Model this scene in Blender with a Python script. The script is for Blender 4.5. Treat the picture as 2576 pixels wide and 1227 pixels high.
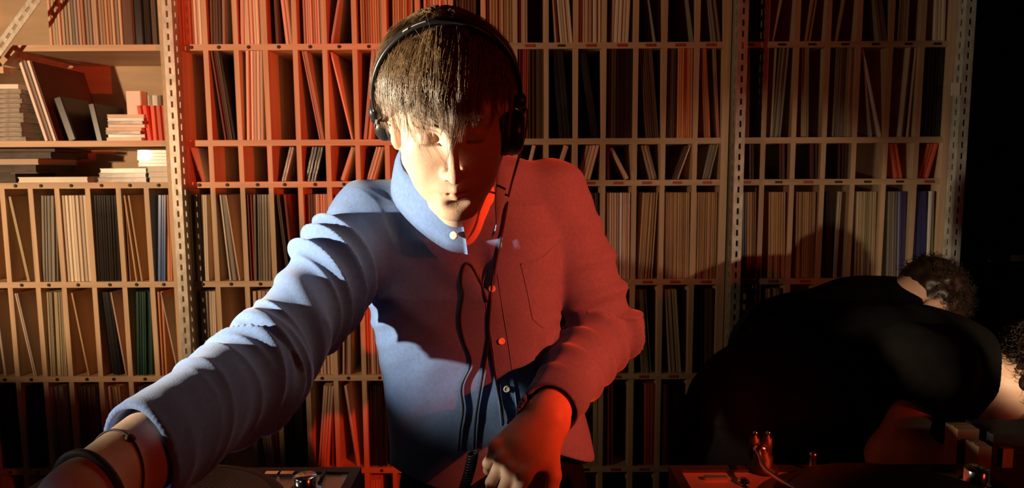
import bpy, bmesh, math, random
import numpy as np
from mathutils import Vector, Matrix
from mathutils.bvhtree import BVHTree

for _o in list(bpy.data.objects):
    bpy.data.objects.remove(_o)
scene = bpy.context.scene
COL = scene.collection
RND = random.Random(7)

# ------------------------------------------------------------------ camera
FPX, CX, CY = 1700.0, 1288.0, 613.5
PITCH, ROLL = math.radians(6.1), math.radians(0.28)
CAM = Vector((0, 0, 1.5))
FWD = Vector((0, math.cos(PITCH), -math.sin(PITCH)))
UP0 = Vector((0, math.sin(PITCH), math.cos(PITCH)))
R0 = Vector((1, 0, 0))
RT = R0 * math.cos(ROLL) - UP0 * math.sin(ROLL)
UP = UP0 * math.cos(ROLL) + R0 * math.sin(ROLL)
cd = bpy.data.cameras.new('camera')
cam = bpy.data.objects.new('camera', cd)
COL.objects.link(cam)
cd.sensor_width = 36
cd.lens = 36 * FPX / 2576
cd.clip_start = 0.02
cam.matrix_world = Matrix(((RT.x, UP.x, -FWD.x, CAM.x), (RT.y, UP.y, -FWD.y, CAM.y), (RT.z, UP.z, -FWD.z, CAM.z), (0, 0, 0, 1)))
cd.dof.use_dof = True
cd.dof.focus_distance = 0.98
cd.dof.aperture_fstop = 11.0
scene.camera = cam

def ray(u, v):
    return FWD + RT * ((u - CX) / FPX) + UP * ((CY - v) / FPX)

def W(u, v, y):
    """point of the place seen at (u, v) at depth y in front of the camera"""
    d = ray(u, v)
    return CAM + d * (y / d.y)

def WZ(u, v, z):
    d = ray(u, v)
    return CAM + d * ((z - CAM.z) / d.z)

# ------------------------------------------------------------------ world, lamps, exposure
world = bpy.data.worlds.new('world')
scene.world = world
world.use_nodes = True
world.node_tree.nodes['Background'].inputs[0].default_value = (1.0, 0.62, 0.36, 1)
world.node_tree.nodes['Background'].inputs[1].default_value = 0.006
scene.view_settings.view_transform = 'Standard'
scene.view_settings.look = 'None'
scene.view_settings.gamma = 1
scene.view_settings.exposure = 0.0
scene.view_settings.use_curve_mapping = False

def spot(name, loc, target, col, power, angle, blend, radius):
    l = bpy.data.lights.new(name, 'SPOT')
    l.color = col
    l.energy = power
    l.spot_size = math.radians(angle)
    l.spot_blend = blend
    l.shadow_soft_size = radius
    o = bpy.data.objects.new(name, l)
    o.location = loc
    o.rotation_euler = (Vector(target) - Vector(loc)).to_track_quat('-Z', 'Y').to_euler()
    COL.objects.link(o)
    return o

LAMP_FACE, LAMP_RED, LAMP_SHELF = Vector((-1.6, 0.61, 1.44)), Vector((1.02, 0.28, 1.60)), Vector((-2.35, 0.55, 1.62))
spot('face_spot_light', LAMP_FACE, (-0.24, 1.00, 1.55), (1.0, 0.83, 0.60), 440, 42, 0.8, 0.022)
spot('warm_shelf_light', LAMP_SHELF, (-1.85, 2.1, 1.78), (1.0, 0.66, 0.39), 178, 102, 0.9, 0.03)
spot('red_spot_light', LAMP_RED, (1.02 - 0.80, 0.28 + 1.05, 1.46), (1.0, 0.055, 0.015), 190, 64, 0.3, 0.016)
spot('red_fill_light', (2.3, -1.7, 1.9), (-0.2, 1.2, 1.4), (1.0, 0.06, 0.015), 42, 70, 0.8, 0.12)  # added soft red fill from the front right, no lamp seen there
spot('cool_fill_light', (-0.66, 0.34, 1.10), (-0.36, 1.05, 1.10), (0.40, 0.60, 1.0), 3.0, 44, 0.8, 0.05)  # added weak blue fill for sleeve underside and lower shirt, no source seen

# ------------------------------------------------------------------ helpers
LOC = {}

def tag(o, label=None, cat=None, group=None, kind=None):
    if label: o['label'] = label
    if cat: o['category'] = cat
    if group: o['group'] = group
    if kind: o['kind'] = kind
    return o

def thing(name, label, cat, loc=(0, 0, 0), group=None, kind=None):
    o = bpy.data.objects.new(name, None)
    o.empty_display_size = 0.05
    COL.objects.link(o)
    o.location = loc
    LOC[o.name] = Vector(loc)
    return tag(o, label, cat, group, kind)

def obj(name, V, F, mat, parent=None, smooth=False, origin=None, mi=None):
    """one mesh object; V are world points"""
    me = bpy.data.meshes.new(name)
    base = LOC[parent.name] if parent is not None else Vector(origin) if origin is not None else Vector((0, 0, 0))
    V = np.asarray(V, dtype=float).reshape(-1, 3) - np.array(base)
    me.from_pydata(V.tolist() if len(V) < 60000 else V, [], F)
    for m in (mat if isinstance(mat, (list, tuple)) else [mat]):
        me.materials.append(m)
    if mi is not None:
        me.polygons.foreach_set('material_index', np.asarray(mi, dtype=np.int32))
    if smooth:
        me.polygons.foreach_set('use_smooth', np.ones(len(me.polygons), dtype=bool))
    me.update()
    o = bpy.data.objects.new(name, me)
    COL.objects.link(o)
    if parent is not None:
        o.parent = parent
    else:
        o.location = base
    LOC[o.name] = Vector(base)
    return o

BOXF = [(0, 3, 2, 1), (4, 5, 6, 7), (0, 1, 5, 4), (1, 2, 6, 5), (2, 3, 7, 6), (3, 0, 4, 7)]

class MB:
    def __init__(s):
        s.V, s.F, s.M, s.m = [], [], [], 0
    def add(s, V, F):
        n = len(s.V)
        s.V.extend([tuple(v) for v in V])
        s.F.extend([tuple(i + n for i in f) for f in F])
        s.M.extend([s.m] * len(F))
        return s
    def box(s, x0, x1, y0, y1, z0, z1):
        return s.add([(x0, y0, z0), (x1, y0, z0), (x1, y1, z0), (x0, y1, z0), (x0, y0, z1), (x1, y0, z1), (x1, y1, z1), (x0, y1, z1)], BOXF)
    def obox(s, c, ax, ay, az, hx, hy, hz):
        c = Vector(c); ax = Vector(ax).normalized(); ay = Vector(ay).normalized(); az = Vector(az).normalized()
        P = []
        for dz in (-1, 1):
            for dx, dy in ((-1, -1), (1, -1), (1, 1), (-1, 1)):
                P.append(c + ax * dx * hx + ay * dy * hy + az * dz * hz)
        return s.add(P, BOXF)
    def lathe(s, c, axis, prof, n=24, cap=True):
        """prof: list of (radius, height along axis)"""
        c = Vector(c); a = Vector(axis).normalized()
        e = a.orthogonal().normalized(); g = a.cross(e)
        V, F = [], []
        for r, h in prof:
            for k in range(n):
                t = 2 * math.pi * k / n
                V.append(c + a * h + (e * math.cos(t) + g * math.sin(t)) * r)
        for i in range(len(prof) - 1):
            for k in range(n):
                F.append((i * n + k, i * n + (k + 1) % n, (i + 1) * n + (k + 1) % n, (i + 1) * n + k))
        if cap:
            F.append(tuple(range(n - 1, -1, -1)))
            F.append(tuple((len(prof) - 1) * n + k for k in range(n)))
        return s.add(V, F)
    def tube(s, pts, rad, n=8, closed=False, cap=True):
        pts = [Vector(p) for p in pts]
        N = len(pts)
        R = rad if hasattr(rad, '__len__') else [rad] * N
        V, F = [], []
        t0 = (pts[1] - pts[0]).normalized()
        e = t0.orthogonal().normalized()
        for i in range(N):
            if closed:
                t = (pts[(i + 1) % N] - pts[i - 1]).normalized()
            else:
                t = (pts[min(i + 1, N - 1)] - pts[max(i - 1, 0)]).normalized()
            e = (e - t * e.dot(t))
            e = e.normalized() if e.length > 1e-6 else t.orthogonal().normalized()
            g = t.cross(e)
            for k in range(n):
                a = 2 * math.pi * k / n
                V.append(pts[i] + (e * math.cos(a) + g * math.sin(a)) * R[i])
        for i in range(N if closed else N - 1):
            j = (i + 1) % N
            for k in range(n):
                F.append((i * n + k, i * n + (k + 1) % n, j * n + (k + 1) % n, j * n + k))
        if cap and not closed:
            F.append(tuple(range(n - 1, -1, -1)))
            F.append(tuple((N - 1) * n + k for k in range(n)))
        return s.add(V, F)
    def build(s, name, mat, parent=None, smooth=False, origin=None):
        return obj(name, s.V, s.F, mat, parent, smooth, origin, s.M if isinstance(mat, (list, tuple)) else None)

def spline(pts, n):
    """Catmull-Rom through pts"""
    P = [np.array(p, dtype=float) for p in pts]
    P = [2 * P[0] - P[1]] + P + [2 * P[-1] - P[-2]]
    out = []
    m = len(P) - 3
    for i in range(n):
        t = i / (n - 1) * m
        k = min(int(t), m - 1)
        t -= k
        a, b, c, d = P[k:k + 4]
        out.append(0.5 * ((2 * b) + (-a + c) * t + (2 * a - 5 * b + 4 * c - d) * t * t + (-a + 3 * b - 3 * c + d) * t ** 3))
    return out

# ------------------------------------------------------------------ materials
def mk(name, col, rough=0.6, spec=0.4, var=0.15, scale=(12, 12, 12), metal=0.0, bump=0.0, bscale=None, rvar=0.0, detail=4, sheen=0.0, coat=0.0, sss=0.0, col2=None):
    m = bpy.data.materials.new(name)
    m.use_nodes = True
    nt = m.node_tree
    b = nt.nodes['Principled BSDF']
    b.inputs['Roughness'].default_value = rough
    b.inputs['Specular IOR Level'].default_value = spec
    b.inputs['Metallic'].default_value = metal
    b.inputs['Sheen Weight'].default_value = sheen
    b.inputs['Coat Weight'].default_value = coat
    tc = nt.nodes.new('ShaderNodeTexCoord')
    mp = nt.nodes.new('ShaderNodeMapping')
    mp.inputs['Scale'].default_value = scale
    nt.links.new(tc.outputs['Object'], mp.inputs['Vector'])
    no = nt.nodes.new('ShaderNodeTexNoise')
    no.inputs['Scale'].default_value = 1.0
    no.inputs['Detail'].default_value = detail
    nt.links.new(mp.outputs['Vector'], no.inputs['Vector'])
    rp = nt.nodes.new('ShaderNodeValToRGB')
    c2 = col2 if col2 else tuple(min(1, c * (1 + var)) for c in col)
    c1 = tuple(c * (1 - var) for c in col) if not col2 else col
    rp.color_ramp.elements[0].position = 0.3
    rp.color_ramp.elements[1].position = 0.7
    rp.color_ramp.elements[0].color = (*c1, 1)
    rp.color_ramp.elements[1].color = (*c2, 1)
    nt.links.new(no.outputs['Fac'], rp.inputs['Fac'])
    nt.links.new(rp.outputs['Color'], b.inputs['Base Color'])
    if bump:
        bp = nt.nodes.new('ShaderNodeBump')
        bp.inputs['Strength'].default_value = bump
        bp.inputs['Distance'].default_value = 0.002
        n2 = nt.nodes.new('ShaderNodeTexNoise')
        n2.inputs['Scale'].default_value = 1.0
        n2.inputs['Detail'].default_value = 3
        m2 = nt.nodes.new('ShaderNodeMapping')
        m2.inputs['Scale'].default_value = bscale or scale
        nt.links.new(tc.outputs['Object'], m2.inputs['Vector'])
        nt.links.new(m2.outputs['Vector'], n2.inputs['Vector'])
        nt.links.new(n2.outputs['Fac'], bp.inputs['Height'])
        nt.links.new(bp.outputs['Normal'], b.inputs['Normal'])
    if sss:
        b.inputs['Subsurface Weight'].default_value = sss
        b.inputs['Subsurface Radius'].default_value = (1.0, 0.35, 0.2)
        b.inputs['Subsurface Scale'].default_value = 0.006
    return m

M = {}
M['pine_h'] = mk('pine_board', (0.60, 0.41, 0.25), 0.55, 0.3, 0.18, (2.5, 30, 40), bump=0.15)
M['pine_v'] = mk('pine_upright', (0.62, 0.42, 0.26), 0.55, 0.3, 0.18, (40, 30, 2.5), bump=0.15)
M['ply'] = mk('plywood_back', (0.52, 0.36, 0.22), 0.6, 0.25, 0.14, (3, 10, 16))
M['steel'] = mk('galvanised_steel', (0.50, 0.46, 0.39), 0.5, 0.4, 0.25, (60, 60, 25), metal=0.35, bump=0.1)
M['tag_dark'] = mk('dark_tag', (0.03, 0.02, 0.015), 0.6)
M['tag_red'] = mk('red_tag', (0.42, 0.06, 0.03), 0.5)
M['wall_dark'] = mk('dark_wall', (0.035, 0.03, 0.027), 0.85, 0.2, 0.3, (4, 4, 4), bump=0.2)
M['wall_left'] = mk('plaster_wall', (0.5, 0.4, 0.3), 0.85, 0.2, 0.1, (4, 4, 4), bump=0.2)
M['floor'] = mk('floor_concrete', (0.06, 0.052, 0.045), 0.7, 0.3, 0.3, (6, 6, 6), bump=0.2)
PAL = {
    'c': ('cream', (0.74, 0.60, 0.45)), 'w': ('white', (0.82, 0.76, 0.68)), 't': ('tan', (0.50, 0.30, 0.15)),
    'b': ('dark brown', (0.11, 0.06, 0.035)), 'k': ('black', (0.018, 0.016, 0.015)), 'r': ('dark red', (0.33, 0.045, 0.03)),
    'R': ('bright red', (0.70, 0.13, 0.07)), 'p': ('salmon', (0.66, 0.42, 0.30)), 'g': ('grey', (0.26, 0.23, 0.18)),
    'G': ('dark green', (0.025, 0.07, 0.045)), 'B': ('blue', (0.10, 0.18, 0.40)), 'n': ('navy', (0.07, 0.07, 0.22)),
    'y': ('olive tan', (0.45, 0.36, 0.21)), 'o': ('orange', (0.62, 0.25, 0.10)),
}
REC = {}
for k, (nm, c) in PAL.items():
    for j, f in enumerate((0.72, 1.0, 1.22)):
        gl = k in 'kBG'
        REC[k, j] = mk(nm.replace(' ', '_') + '_sleeve', tuple(min(0.9, x * f) for x in c), 0.32 if gl else 0.6, 0.5 if gl else 0.3, 0.22, (9, 6, 3), bump=0.05)
# glossy plastic covered sleeves
for j, f in enumerate((0.7, 1.0, 1.25)):
    REC['s', j] = mk('shiny_sleeve', (0.30 * f, 0.24 * f, 0.18 * f), 0.18, 0.6, 0.5, (14, 8, 9), coat=0.8, bump=0.3)
    REC['S', j] = mk('shiny_dark_sleeve', (0.035 * f, 0.028 * f, 0.022 * f), 0.16, 0.6, 0.5, (14, 8, 9), coat=0.8, bump=0.3)
PAL['s'] = ('shiny plastic-covered', None)
PAL['S'] = ('shiny black', None)
# ------------------------------------------------------------------ the setting
YS, DEP = 2.43, 0.345           # front plane and depth of the record shelves
WALLY = YS + DEP + 0.03
tag(MB().box(-3.2, 3.4, -2.6, WALLY + 0.1, -0.1, 0).build('floor', M['floor']), kind='structure')
tag(MB().box(-3.2, 3.4, WALLY, WALLY + 0.1, 0, 2.9).build('wall_back', M['wall_dark']), kind='structure')
tag(MB().box(-3.3, -3.2, -2.6, WALLY + 0.1, 0, 2.9).build('wall_left', M['wall_left']), kind='structure')
tag(MB().box(3.4, 3.5, -2.6, WALLY + 0.1, 0, 2.9).build('wall_right', M['wall_dark']), kind='structure')
tag(MB().box(-3.2, 3.4, -2.7, -2.6, 0, 2.9).build('wall_front', M['wall_dark']), kind='structure')
tag(MB().box(-3.3, 3.5, -2.7, WALLY + 0.1, 2.9, 3.0).build('ceiling', M['wall_dark']), kind='structure')

def sx(u, v=235): return W(u, v, YS).x
def sz(v): return W(1150, v, YS).z
BT = 0.021                                   # board thickness
EDGE = [sz(v) for v in (-124, 116, 357, 462, 711.5, 949, 1182, 1415)]   # board centres
EDGE.append(EDGE[-1] - 0.34); EDGE.append(0.09)
COLS = {
    'left': [sx(u, 594) for u in (-130, -58, 13, 84, 150, 227, 304, 374, 440)],
    'middle': [sx(u) for u in (453, 522, 598, 671, 746, 820, 895, 970, 1053, 1136, 1217, 1296, 1374, 1448, 1519, 1599, 1671, 1752, 1826)],
    'right': [sx(u) for u in (1848, 1925, 2001.5, 2079, 2156, 2236, 2315, 2388)],
}
BAYNAME = {'left': 'left bay', 'middle': 'wide middle bay', 'right': 'right bay'}
bays = {}
DT = 0.0175
POSTX = {'left': None, 'middle': sx(443, 235), 'right': sx(1852, 235)}

def slotted_post(mb, x0, y0, z0, z1, w=0.034, d=0.045, side=1):
    """L-section angle iron with real slots in both flanges; corner at (x0,y0), flange along +x*side"""
    t, sw, sh, pit = 0.0025, 0.0075, 0.021, 0.038
    n = int((z1 - z0) / pit)
    for fl in (0, 1):
        L = w if fl == 0 else d
        a, b = (L - sw) / 2, (L + sw) / 2
        def bx(l0, l1, q0, q1):
            if fl == 0:
                xa, xb = sorted((x0 + side * l0, x0 + side * l1))
                mb.box(xa, xb, y0, y0 + t, q0, q1)
            else:
                xa, xb = sorted((x0, x0 + side * t))
                mb.box(xa, xb, y0 + l0 + (t if l0 == 0 else 0), y0 + l1, q0, q1)
        bx(0, a, z0, z1)
        bx(b, L, z0, z1)
        for k in range(n + 1):
            q = z0 + k * pit
            bx(a, b, q, min(q + pit - sh, z1))

for bay, cols in COLS.items():
    xl, xr = cols[0], cols[-1]
    root = thing('record_shelf', {
        'left': 'pine shelving bay at the left with open upper shelves of discs and books',
        'middle': 'wide pine record shelving bay behind the person in the blue shirt',
        'right': 'narrower dim pine record shelving bay at the right between metal posts'}[bay], 'shelf', ((xl + xr) / 2, YS, 0))
    bays[bay] = root
    MB().box(xl - 0.01, xr + 0.01, YS + DEP, YS + DEP + 0.012, 0.05, 2.5).build('back_panel', M['ply'], root)
    for x in ((xl, xr) if bay != 'left' else (xr,)):
        MB().box(x - 0.013, x + 0.013, YS - 0.002, YS + DEP, 0.0, 2.5).build('side_panel', M['pine_v'], root)
    for i, z in enumerate(EDGE):
        x0, x1 = xl + 0.013, xr - 0.013
        if bay == 'left':
            x0 = sx(28, 118) if i in (0, 1) else xl - 0.4
        MB().box(x0, x1, YS, YS + DEP, z - BT / 2, z + BT / 2).build('shelf_board', M['pine_h'], root)
    for i in range(len(EDGE) - 1):
        if bay == 'left' and i < 3:
            continue
        zt, zb = EDGE[i] - BT / 2, EDGE[i + 1] + BT / 2
        for x in (cols if bay == 'left' else cols[1:])[:-1]:
            MB().box(x - DT / 2, x + DT / 2, YS + 0.003, YS + DEP, zb, zt).build('divider', M['pine_v'], root)
    # small markers on the board edges
    for i in range(1, 7):
        if i == 2 or (bay == 'left' and i < 3):
            continue
        for j in range(len(cols) - 1):
            xm = (cols[j] + cols[j + 1]) / 2 + RND.uniform(-0.006, 0.006)
            z = EDGE[i]
            redone = (bay == 'middle' and j > 9) or (bay == 'right' and (i in (3, 4)) and j in (0, 1, 2, 6))
            if redone and RND.random() < 0.85:
                MB().box(xm - 0.017, xm + 0.017, YS - 0.0025, YS - 0.0002, z - 0.005, z + 0.005).build('shelf_tag', M['tag_red'], root)
            elif redone or bay == 'right':
                MB().box(xm - 0.013, xm + 0.013, YS - 0.0025, YS - 0.0002, z - 0.004, z + 0.004).build('shelf_tag', M['tag_dark'], root)
            else:
                MB().lathe((xm, YS - 0.004, z), (0, 1, 0), [(0.004, 0), (0.0062, 0.0015), (0.0062, 0.004)], 10).build('shelf_tag', M['tag_dark'], root)

pm = MB(); slotted_post(pm, sx(461, 235), YS - 0.05, 0, 2.6, side=-1)
tag(pm.build('slotted_post', M['steel'], origin=(0, 0, 0)), 'bright galvanised slotted post between the left and middle shelf bays', 'post')
pm = MB(); slotted_post(pm, sx(1841, 235), YS - 0.05, 0, 2.6, side=1)
tag(pm.build('slotted_post', M['steel']), 'dim slotted metal post between the middle and right shelf bays', 'post')
pm = MB(); slotted_post(pm, sx(2394, 235), YS - 0.05, 0, 2.6, side=1)
po = tag(pm.build('slotted_post', M['steel']), 'slotted metal post at the far right end of the shelves', 'post')
a = W(2405, 225, YS - 0.055)
MB().box(a.x - 0.014, a.x + 0.014, YS - 0.0535, YS - 0.0505, a.z - 0.02, a.z + 0.022).build('paper_label', M.setdefault('paper', mk('paper', (0.75, 0.68, 0.56), 0.8, 0.2, 0.08)), po)

# diagonal slotted brace and wooden bracket in the top left corner
pa, pb = W(92, -6, YS - 0.06), W(-22, 150, YS - 0.06)
dv = (pa - pb); Lb = dv.length; dv.normalize(); sd = Vector((dv.z, 0, -dv.x))
bm = MB()
c = (pa + pb) / 2
for s in (-1, 1):
    bm.obox(c + sd * s * 0.0115, dv, sd, (0, 1, 0), Lb / 2, 0.0065, 0.0012)
k = 0
while k * 0.038 < Lb:
    bm.obox(pb + dv * (k * 0.038 + 0.008), dv, sd, (0, 1, 0), 0.008, 0.0055, 0.0012)
    k += 1
tag(bm.build('slotted_brace', M['steel'], origin=pb), 'diagonal slotted metal brace in the top left corner', 'brace')
pa, pb = W(38, 118, YS - 0.004), W(2, 158, YS - 0.004)
dv = (pa - pb); Lb = dv.length; dv.normalize()
bm = MB().obox((pa + pb) / 2 + Vector((0, 0.15, 0)), dv, (dv.z, 0, -dv.x), (0, 1, 0), Lb / 2, 0.010, 0.15)
bm.box(pb.x - 0.30, pb.x + 0.004, YS, YS + DEP, pb.z - 0.035, pb.z - 0.012)
bm.build('bracket_board', M['pine_h'], bays['left'])

# ------------------------------------------------------------------ records
SL_H, SL_D = 0.313, 0.312
def unit_sleeve(name, h, d):
    # six-sided section: narrow spine at the front, full width behind it
    sec = [(0.14, 0), (0.86, 0), (1, 0.006), (0.97, d), (0.03, d), (0, 0.006)]
    V = [(x, y, 0) for x, y in sec] + [(x, y, h) for x, y in sec]
    F = [(5, 4, 3, 2, 1, 0), (6, 7, 8, 9, 10, 11)] + [(i, (i + 1) % 6, 6 + (i + 1) % 6, 6 + i) for i in range(6)]
    me = bpy.data.meshes.new(name)
    me.from_pydata(V, [], F)
    me.materials.append(REC['c', 1])
    me.update()
    return me
ME_LP = unit_sleeve('record_sleeve', SL_H, SL_D)
ME_CD = unit_sleeve('disc_case', 0.126, 0.142)
NB = {'A': (0, 108), 'B': (1, 350), 'C': (2, 455), 'D': (3, 704), 'E': (4, 941), 'F': (5, 1174), 'G': (6, 1407)}
ROWN = {'A': 'top', 'B': 'second', 'C': 'third', 'D': 'fourth', 'E': 'fifth', 'F': 'sixth', 'G': 'seventh'}
ORD = ['first', 'second', 'third', 'fourth', 'fifth', 'sixth', 'seventh', 'eighth', 'ninth', 'tenth', 'eleventh', 'twelfth', 'thirteenth', 'fourteenth', 'fifteenth', 'sixteenth', 'seventeenth', 'eighteenth']

# row: list of (u of top left corner, u of bottom left corner, width in px, count, colour)
SPEC = {
 'A': [(449, 453, 49, 7, 'c'), (501, 503, 8, 1, 'r'), (524, 528, 30, 4, 'b'), (556, 558, 9, 1, 'g'), (602, 604, 11, 1, 'p'), (614, 619, 46, 6, 'c'), (680, 692, 10, 1, 'b'), (690, 717, 19, 2, 'p'), (765, 767, 46, 8, 'p'), (868, 829, 8, 1, 'p'),
       (908, 914, 52, 9, 't'), (985, 987, 50, 8, 't'), (1066, 1066, 58, 8, 'p'), (1146, 1146, 50, 7, 'b'), (1224, 1225, 62, 9, 't'), (1303, 1304, 23, 4, 'p'), (1380, 1396, 10, 2, 'p'), (1397, 1416, 30, 5, 'c'), (1452, 1453, 33, 4, 'p'), (1486, 1486, 30, 3, 'c'),
       (1545, 1535, 46, 5, 'c'), (1612, 1647, 3, 1, 'g'), (1716, 1746, 3, 1, 'g'), (1766, 1796, 24, 5, 'g'),
       (1878, 1872, 7, 2, 'b'), (1990, 1942, 4, 1, 't'), (2062, 2024, 14, 3, 't'), (2144, 2100, 7, 1, 't'), (2186, 2214, 22, 5, 'g'), (2268, 2256, 26, 4, 'y'), (2356, 2350, 26, 3, 'c')],
 'B': [(530, 566, 18, 4, 'b'), (549, 588, 5, 1, 'S'), (618, 621, 42, 5, 'c'), (758, 803, 12, 3, 'p'), (828, 883, 5, 1, 'p'), (934, 914, 20, 2, 'p'), (985, 986, 50, 8, 't'), (1305, 1303, 30, 6, 'r'), (1334, 1333, 36, 8, 'b'),
       (1388, 1408, 30, 7, 'S'), (1458, 1492, 20, 5, 'S'), (1532, 1530, 19, 3, 'b'), (1551, 1549, 42, 9, 'k'), (1608, 1626, 32, 6, 'b'), (1682, 1678, 18, 4, 'b'), (1700, 1697, 8, 2, 'S'), (1709, 1706, 38, 7, 'o'), (1762, 1772, 17, 4, 'o'), (1800, 1809, 7, 2, 's'),
       (1870, 1868, 16, 4, 'k'), (1950, 1937, 5, 1, 'y'), (1962, 1940, 22, 6, 'g'), (2018, 2016, 17, 4, 'y'), (2104, 2094, 38, 8, 'g'), (2150, 2134, 12, 2, 'y'), (2176, 2222, 7, 1, 'w'), (2168, 2190, 6, 1, 'c'), (2284, 2261, 6, 1, 'c'), (2294, 2270, 5, 1, 'g'), (2304, 2282, 6, 1, 'c'), (2324, 2321, 62, 12, 'k')],
 'C': [(474, 508, 4, 1, 'w'), (729, 708, 12, 2, 's'), (786, 766, 28, 4, 'S'), (888, 855, 12, 1, 'p'), (955, 920, 22, 3, 'c'), (1340, 1318, 10, 1, 'p'), (1421, 1392, 13, 1, 'p'), (1480, 1446, 32, 4, 'p'), (1530, 1577, 11, 1, 'p'), (1526, 1527, 8, 1, 'r'), (1610, 1633, 22, 3, 's'), (1726, 1690, 12, 3, 'b'), (1738, 1703, 4, 1, 'p'), (1790, 1765, 20, 4, 'g'),
       (1884, 1884, 12, 2, 'b'), (1960, 1960, 16, 3, 'k'), (2036, 2036, 20, 3, 'k'), (2110, 2108, 20, 3, 'k'), (2234, 2248, 24, 3, 'R'), (2338, 2310, 24, 3, 'R')],
 'D': [(14, 66, 9, 2, 'y'), (102, 101, 40, 8, 'g'), (154, 164, 60, 7, 'c'), (236, 242, 54, 9, 'S'), (307, 324, 5, 1, 't'), (311, 342, 5, 1, 't'), (318, 352, 6, 1, 't'), (396, 395, 22, 4, 'B'), (420, 419, 15, 3, 'o'),
       (486, 492, 35, 6, 'c'), (550, 576, 5, 1, 'c'), (556, 584, 13, 1, 'g'), (566, 601, 5, 1, 'p'), (619, 621, 12, 2, 'r'), (637, 641, 40, 6, 's'), (694, 722, 9, 2, 'b'), (712, 735, 8, 1, 'r'), (768, 771, 24, 4, 'b'), (794, 797, 32, 5, 'p'), (842, 842, 30, 4, 'r'), (930, 930, 40, 5, 'p'),
       (1450, 1452, 20, 5, 'S'), (1474, 1476, 36, 8, 'b'), (1527, 1527, 36, 6, 'p'), (1560, 1558, 6, 1, 'w'), (1567, 1565, 18, 4, 'p'), (1618, 1604, 37, 10, 't'), (1676, 1674, 60, 12, 't'), (1752, 1750, 58, 11, 't'),
       (1864, 1862, 20, 4, 'k'), (1886, 1884, 26, 7, 't'), (1944, 1942, 41, 9, 't'), (2014, 2010, 48, 9, 't'), (2078, 2074, 18, 4, 'k'), (2110, 2096, 9, 2, 'c'), (2154, 2148, 14, 3, 'c'), (2170, 2164, 44, 9, 'y'), (2234, 2230, 30, 6, 'g'), (2264, 2260, 22, 4, 'n'), (2304, 2300, 26, 6, 'n'), (2338, 2328, 8, 1, 'w'), (2352, 2346, 10, 3, 'y')],
 'E': [(-22, 8, 8, 1, 'c'), (32, 86, 8, 2, 'c'), (116, 121, 46, 10, 'y'), (178, 222, 6, 1, 't'), (254, 282, 22, 6, 'k'), (274, 314, 5, 1, 'p'), (341, 344, 40, 9, 'G'), (394, 406, 14, 2, 'o'), (401, 446, 4, 1, 'c'),
       (500, 508, 42, 8, 'c'), (634, 637, 46, 4, 'p'), (720, 724, 40, 6, 'p'), (800, 806, 34, 4, 'p'), (862, 862, 22, 4, 'p'), (900, 900, 30, 5, 'p'),
       (1536, 1536, 44, 8, 'b'), (1600, 1614, 26, 7, 's'), (1672, 1684, 30, 8, 'y'), (1752, 1750, 18, 4, 'k'), (1778, 1776, 22, 5, 'b'), (1872, 1868, 30, 6, 'y'), (1940, 1938, 40, 7, 't')],
 'F': [(-10, 0, 40, 7, 'k'), (64, 68, 40, 8, 'k'), (122, 140, 32, 5, 'g'), (194, 200, 46, 8, 'b'), (268, 288, 7, 1, 'p'), (280, 302, 20, 4, 't'), (338, 346, 40, 6, 'b'), (640, 668, 24, 4, 'p'), (700, 706, 12, 2, 'r'), (716, 722, 44, 8, 'k'), (814, 800, 28, 4, 'p'), (836, 834, 8, 1, 'r'), (864, 896, 8, 2, 'p'), (930, 932, 44, 8, 'k'), (990, 990, 44, 8, 'b'),
       (1504, 1504, 8, 2, 'y'), (1520, 1520, 24, 5, 'r'), (1590, 1590, 6, 1, 'r'), (1596, 1596, 24, 5, 'k'), (1622, 1620, 30, 7, 'R'), (1662, 1662, 16, 4, 'r'), (1680, 1678, 42, 8, 'k'), (1740, 1738, 40, 8, 'k')],
 'G': [(928, 934, 26, 4, 'p'), (1590, 1590, 40, 6, 'k'), (1520, 1520, 40, 6, 'k')],
}
sleeves = []           # dictionaries, one for every single sleeve
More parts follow.
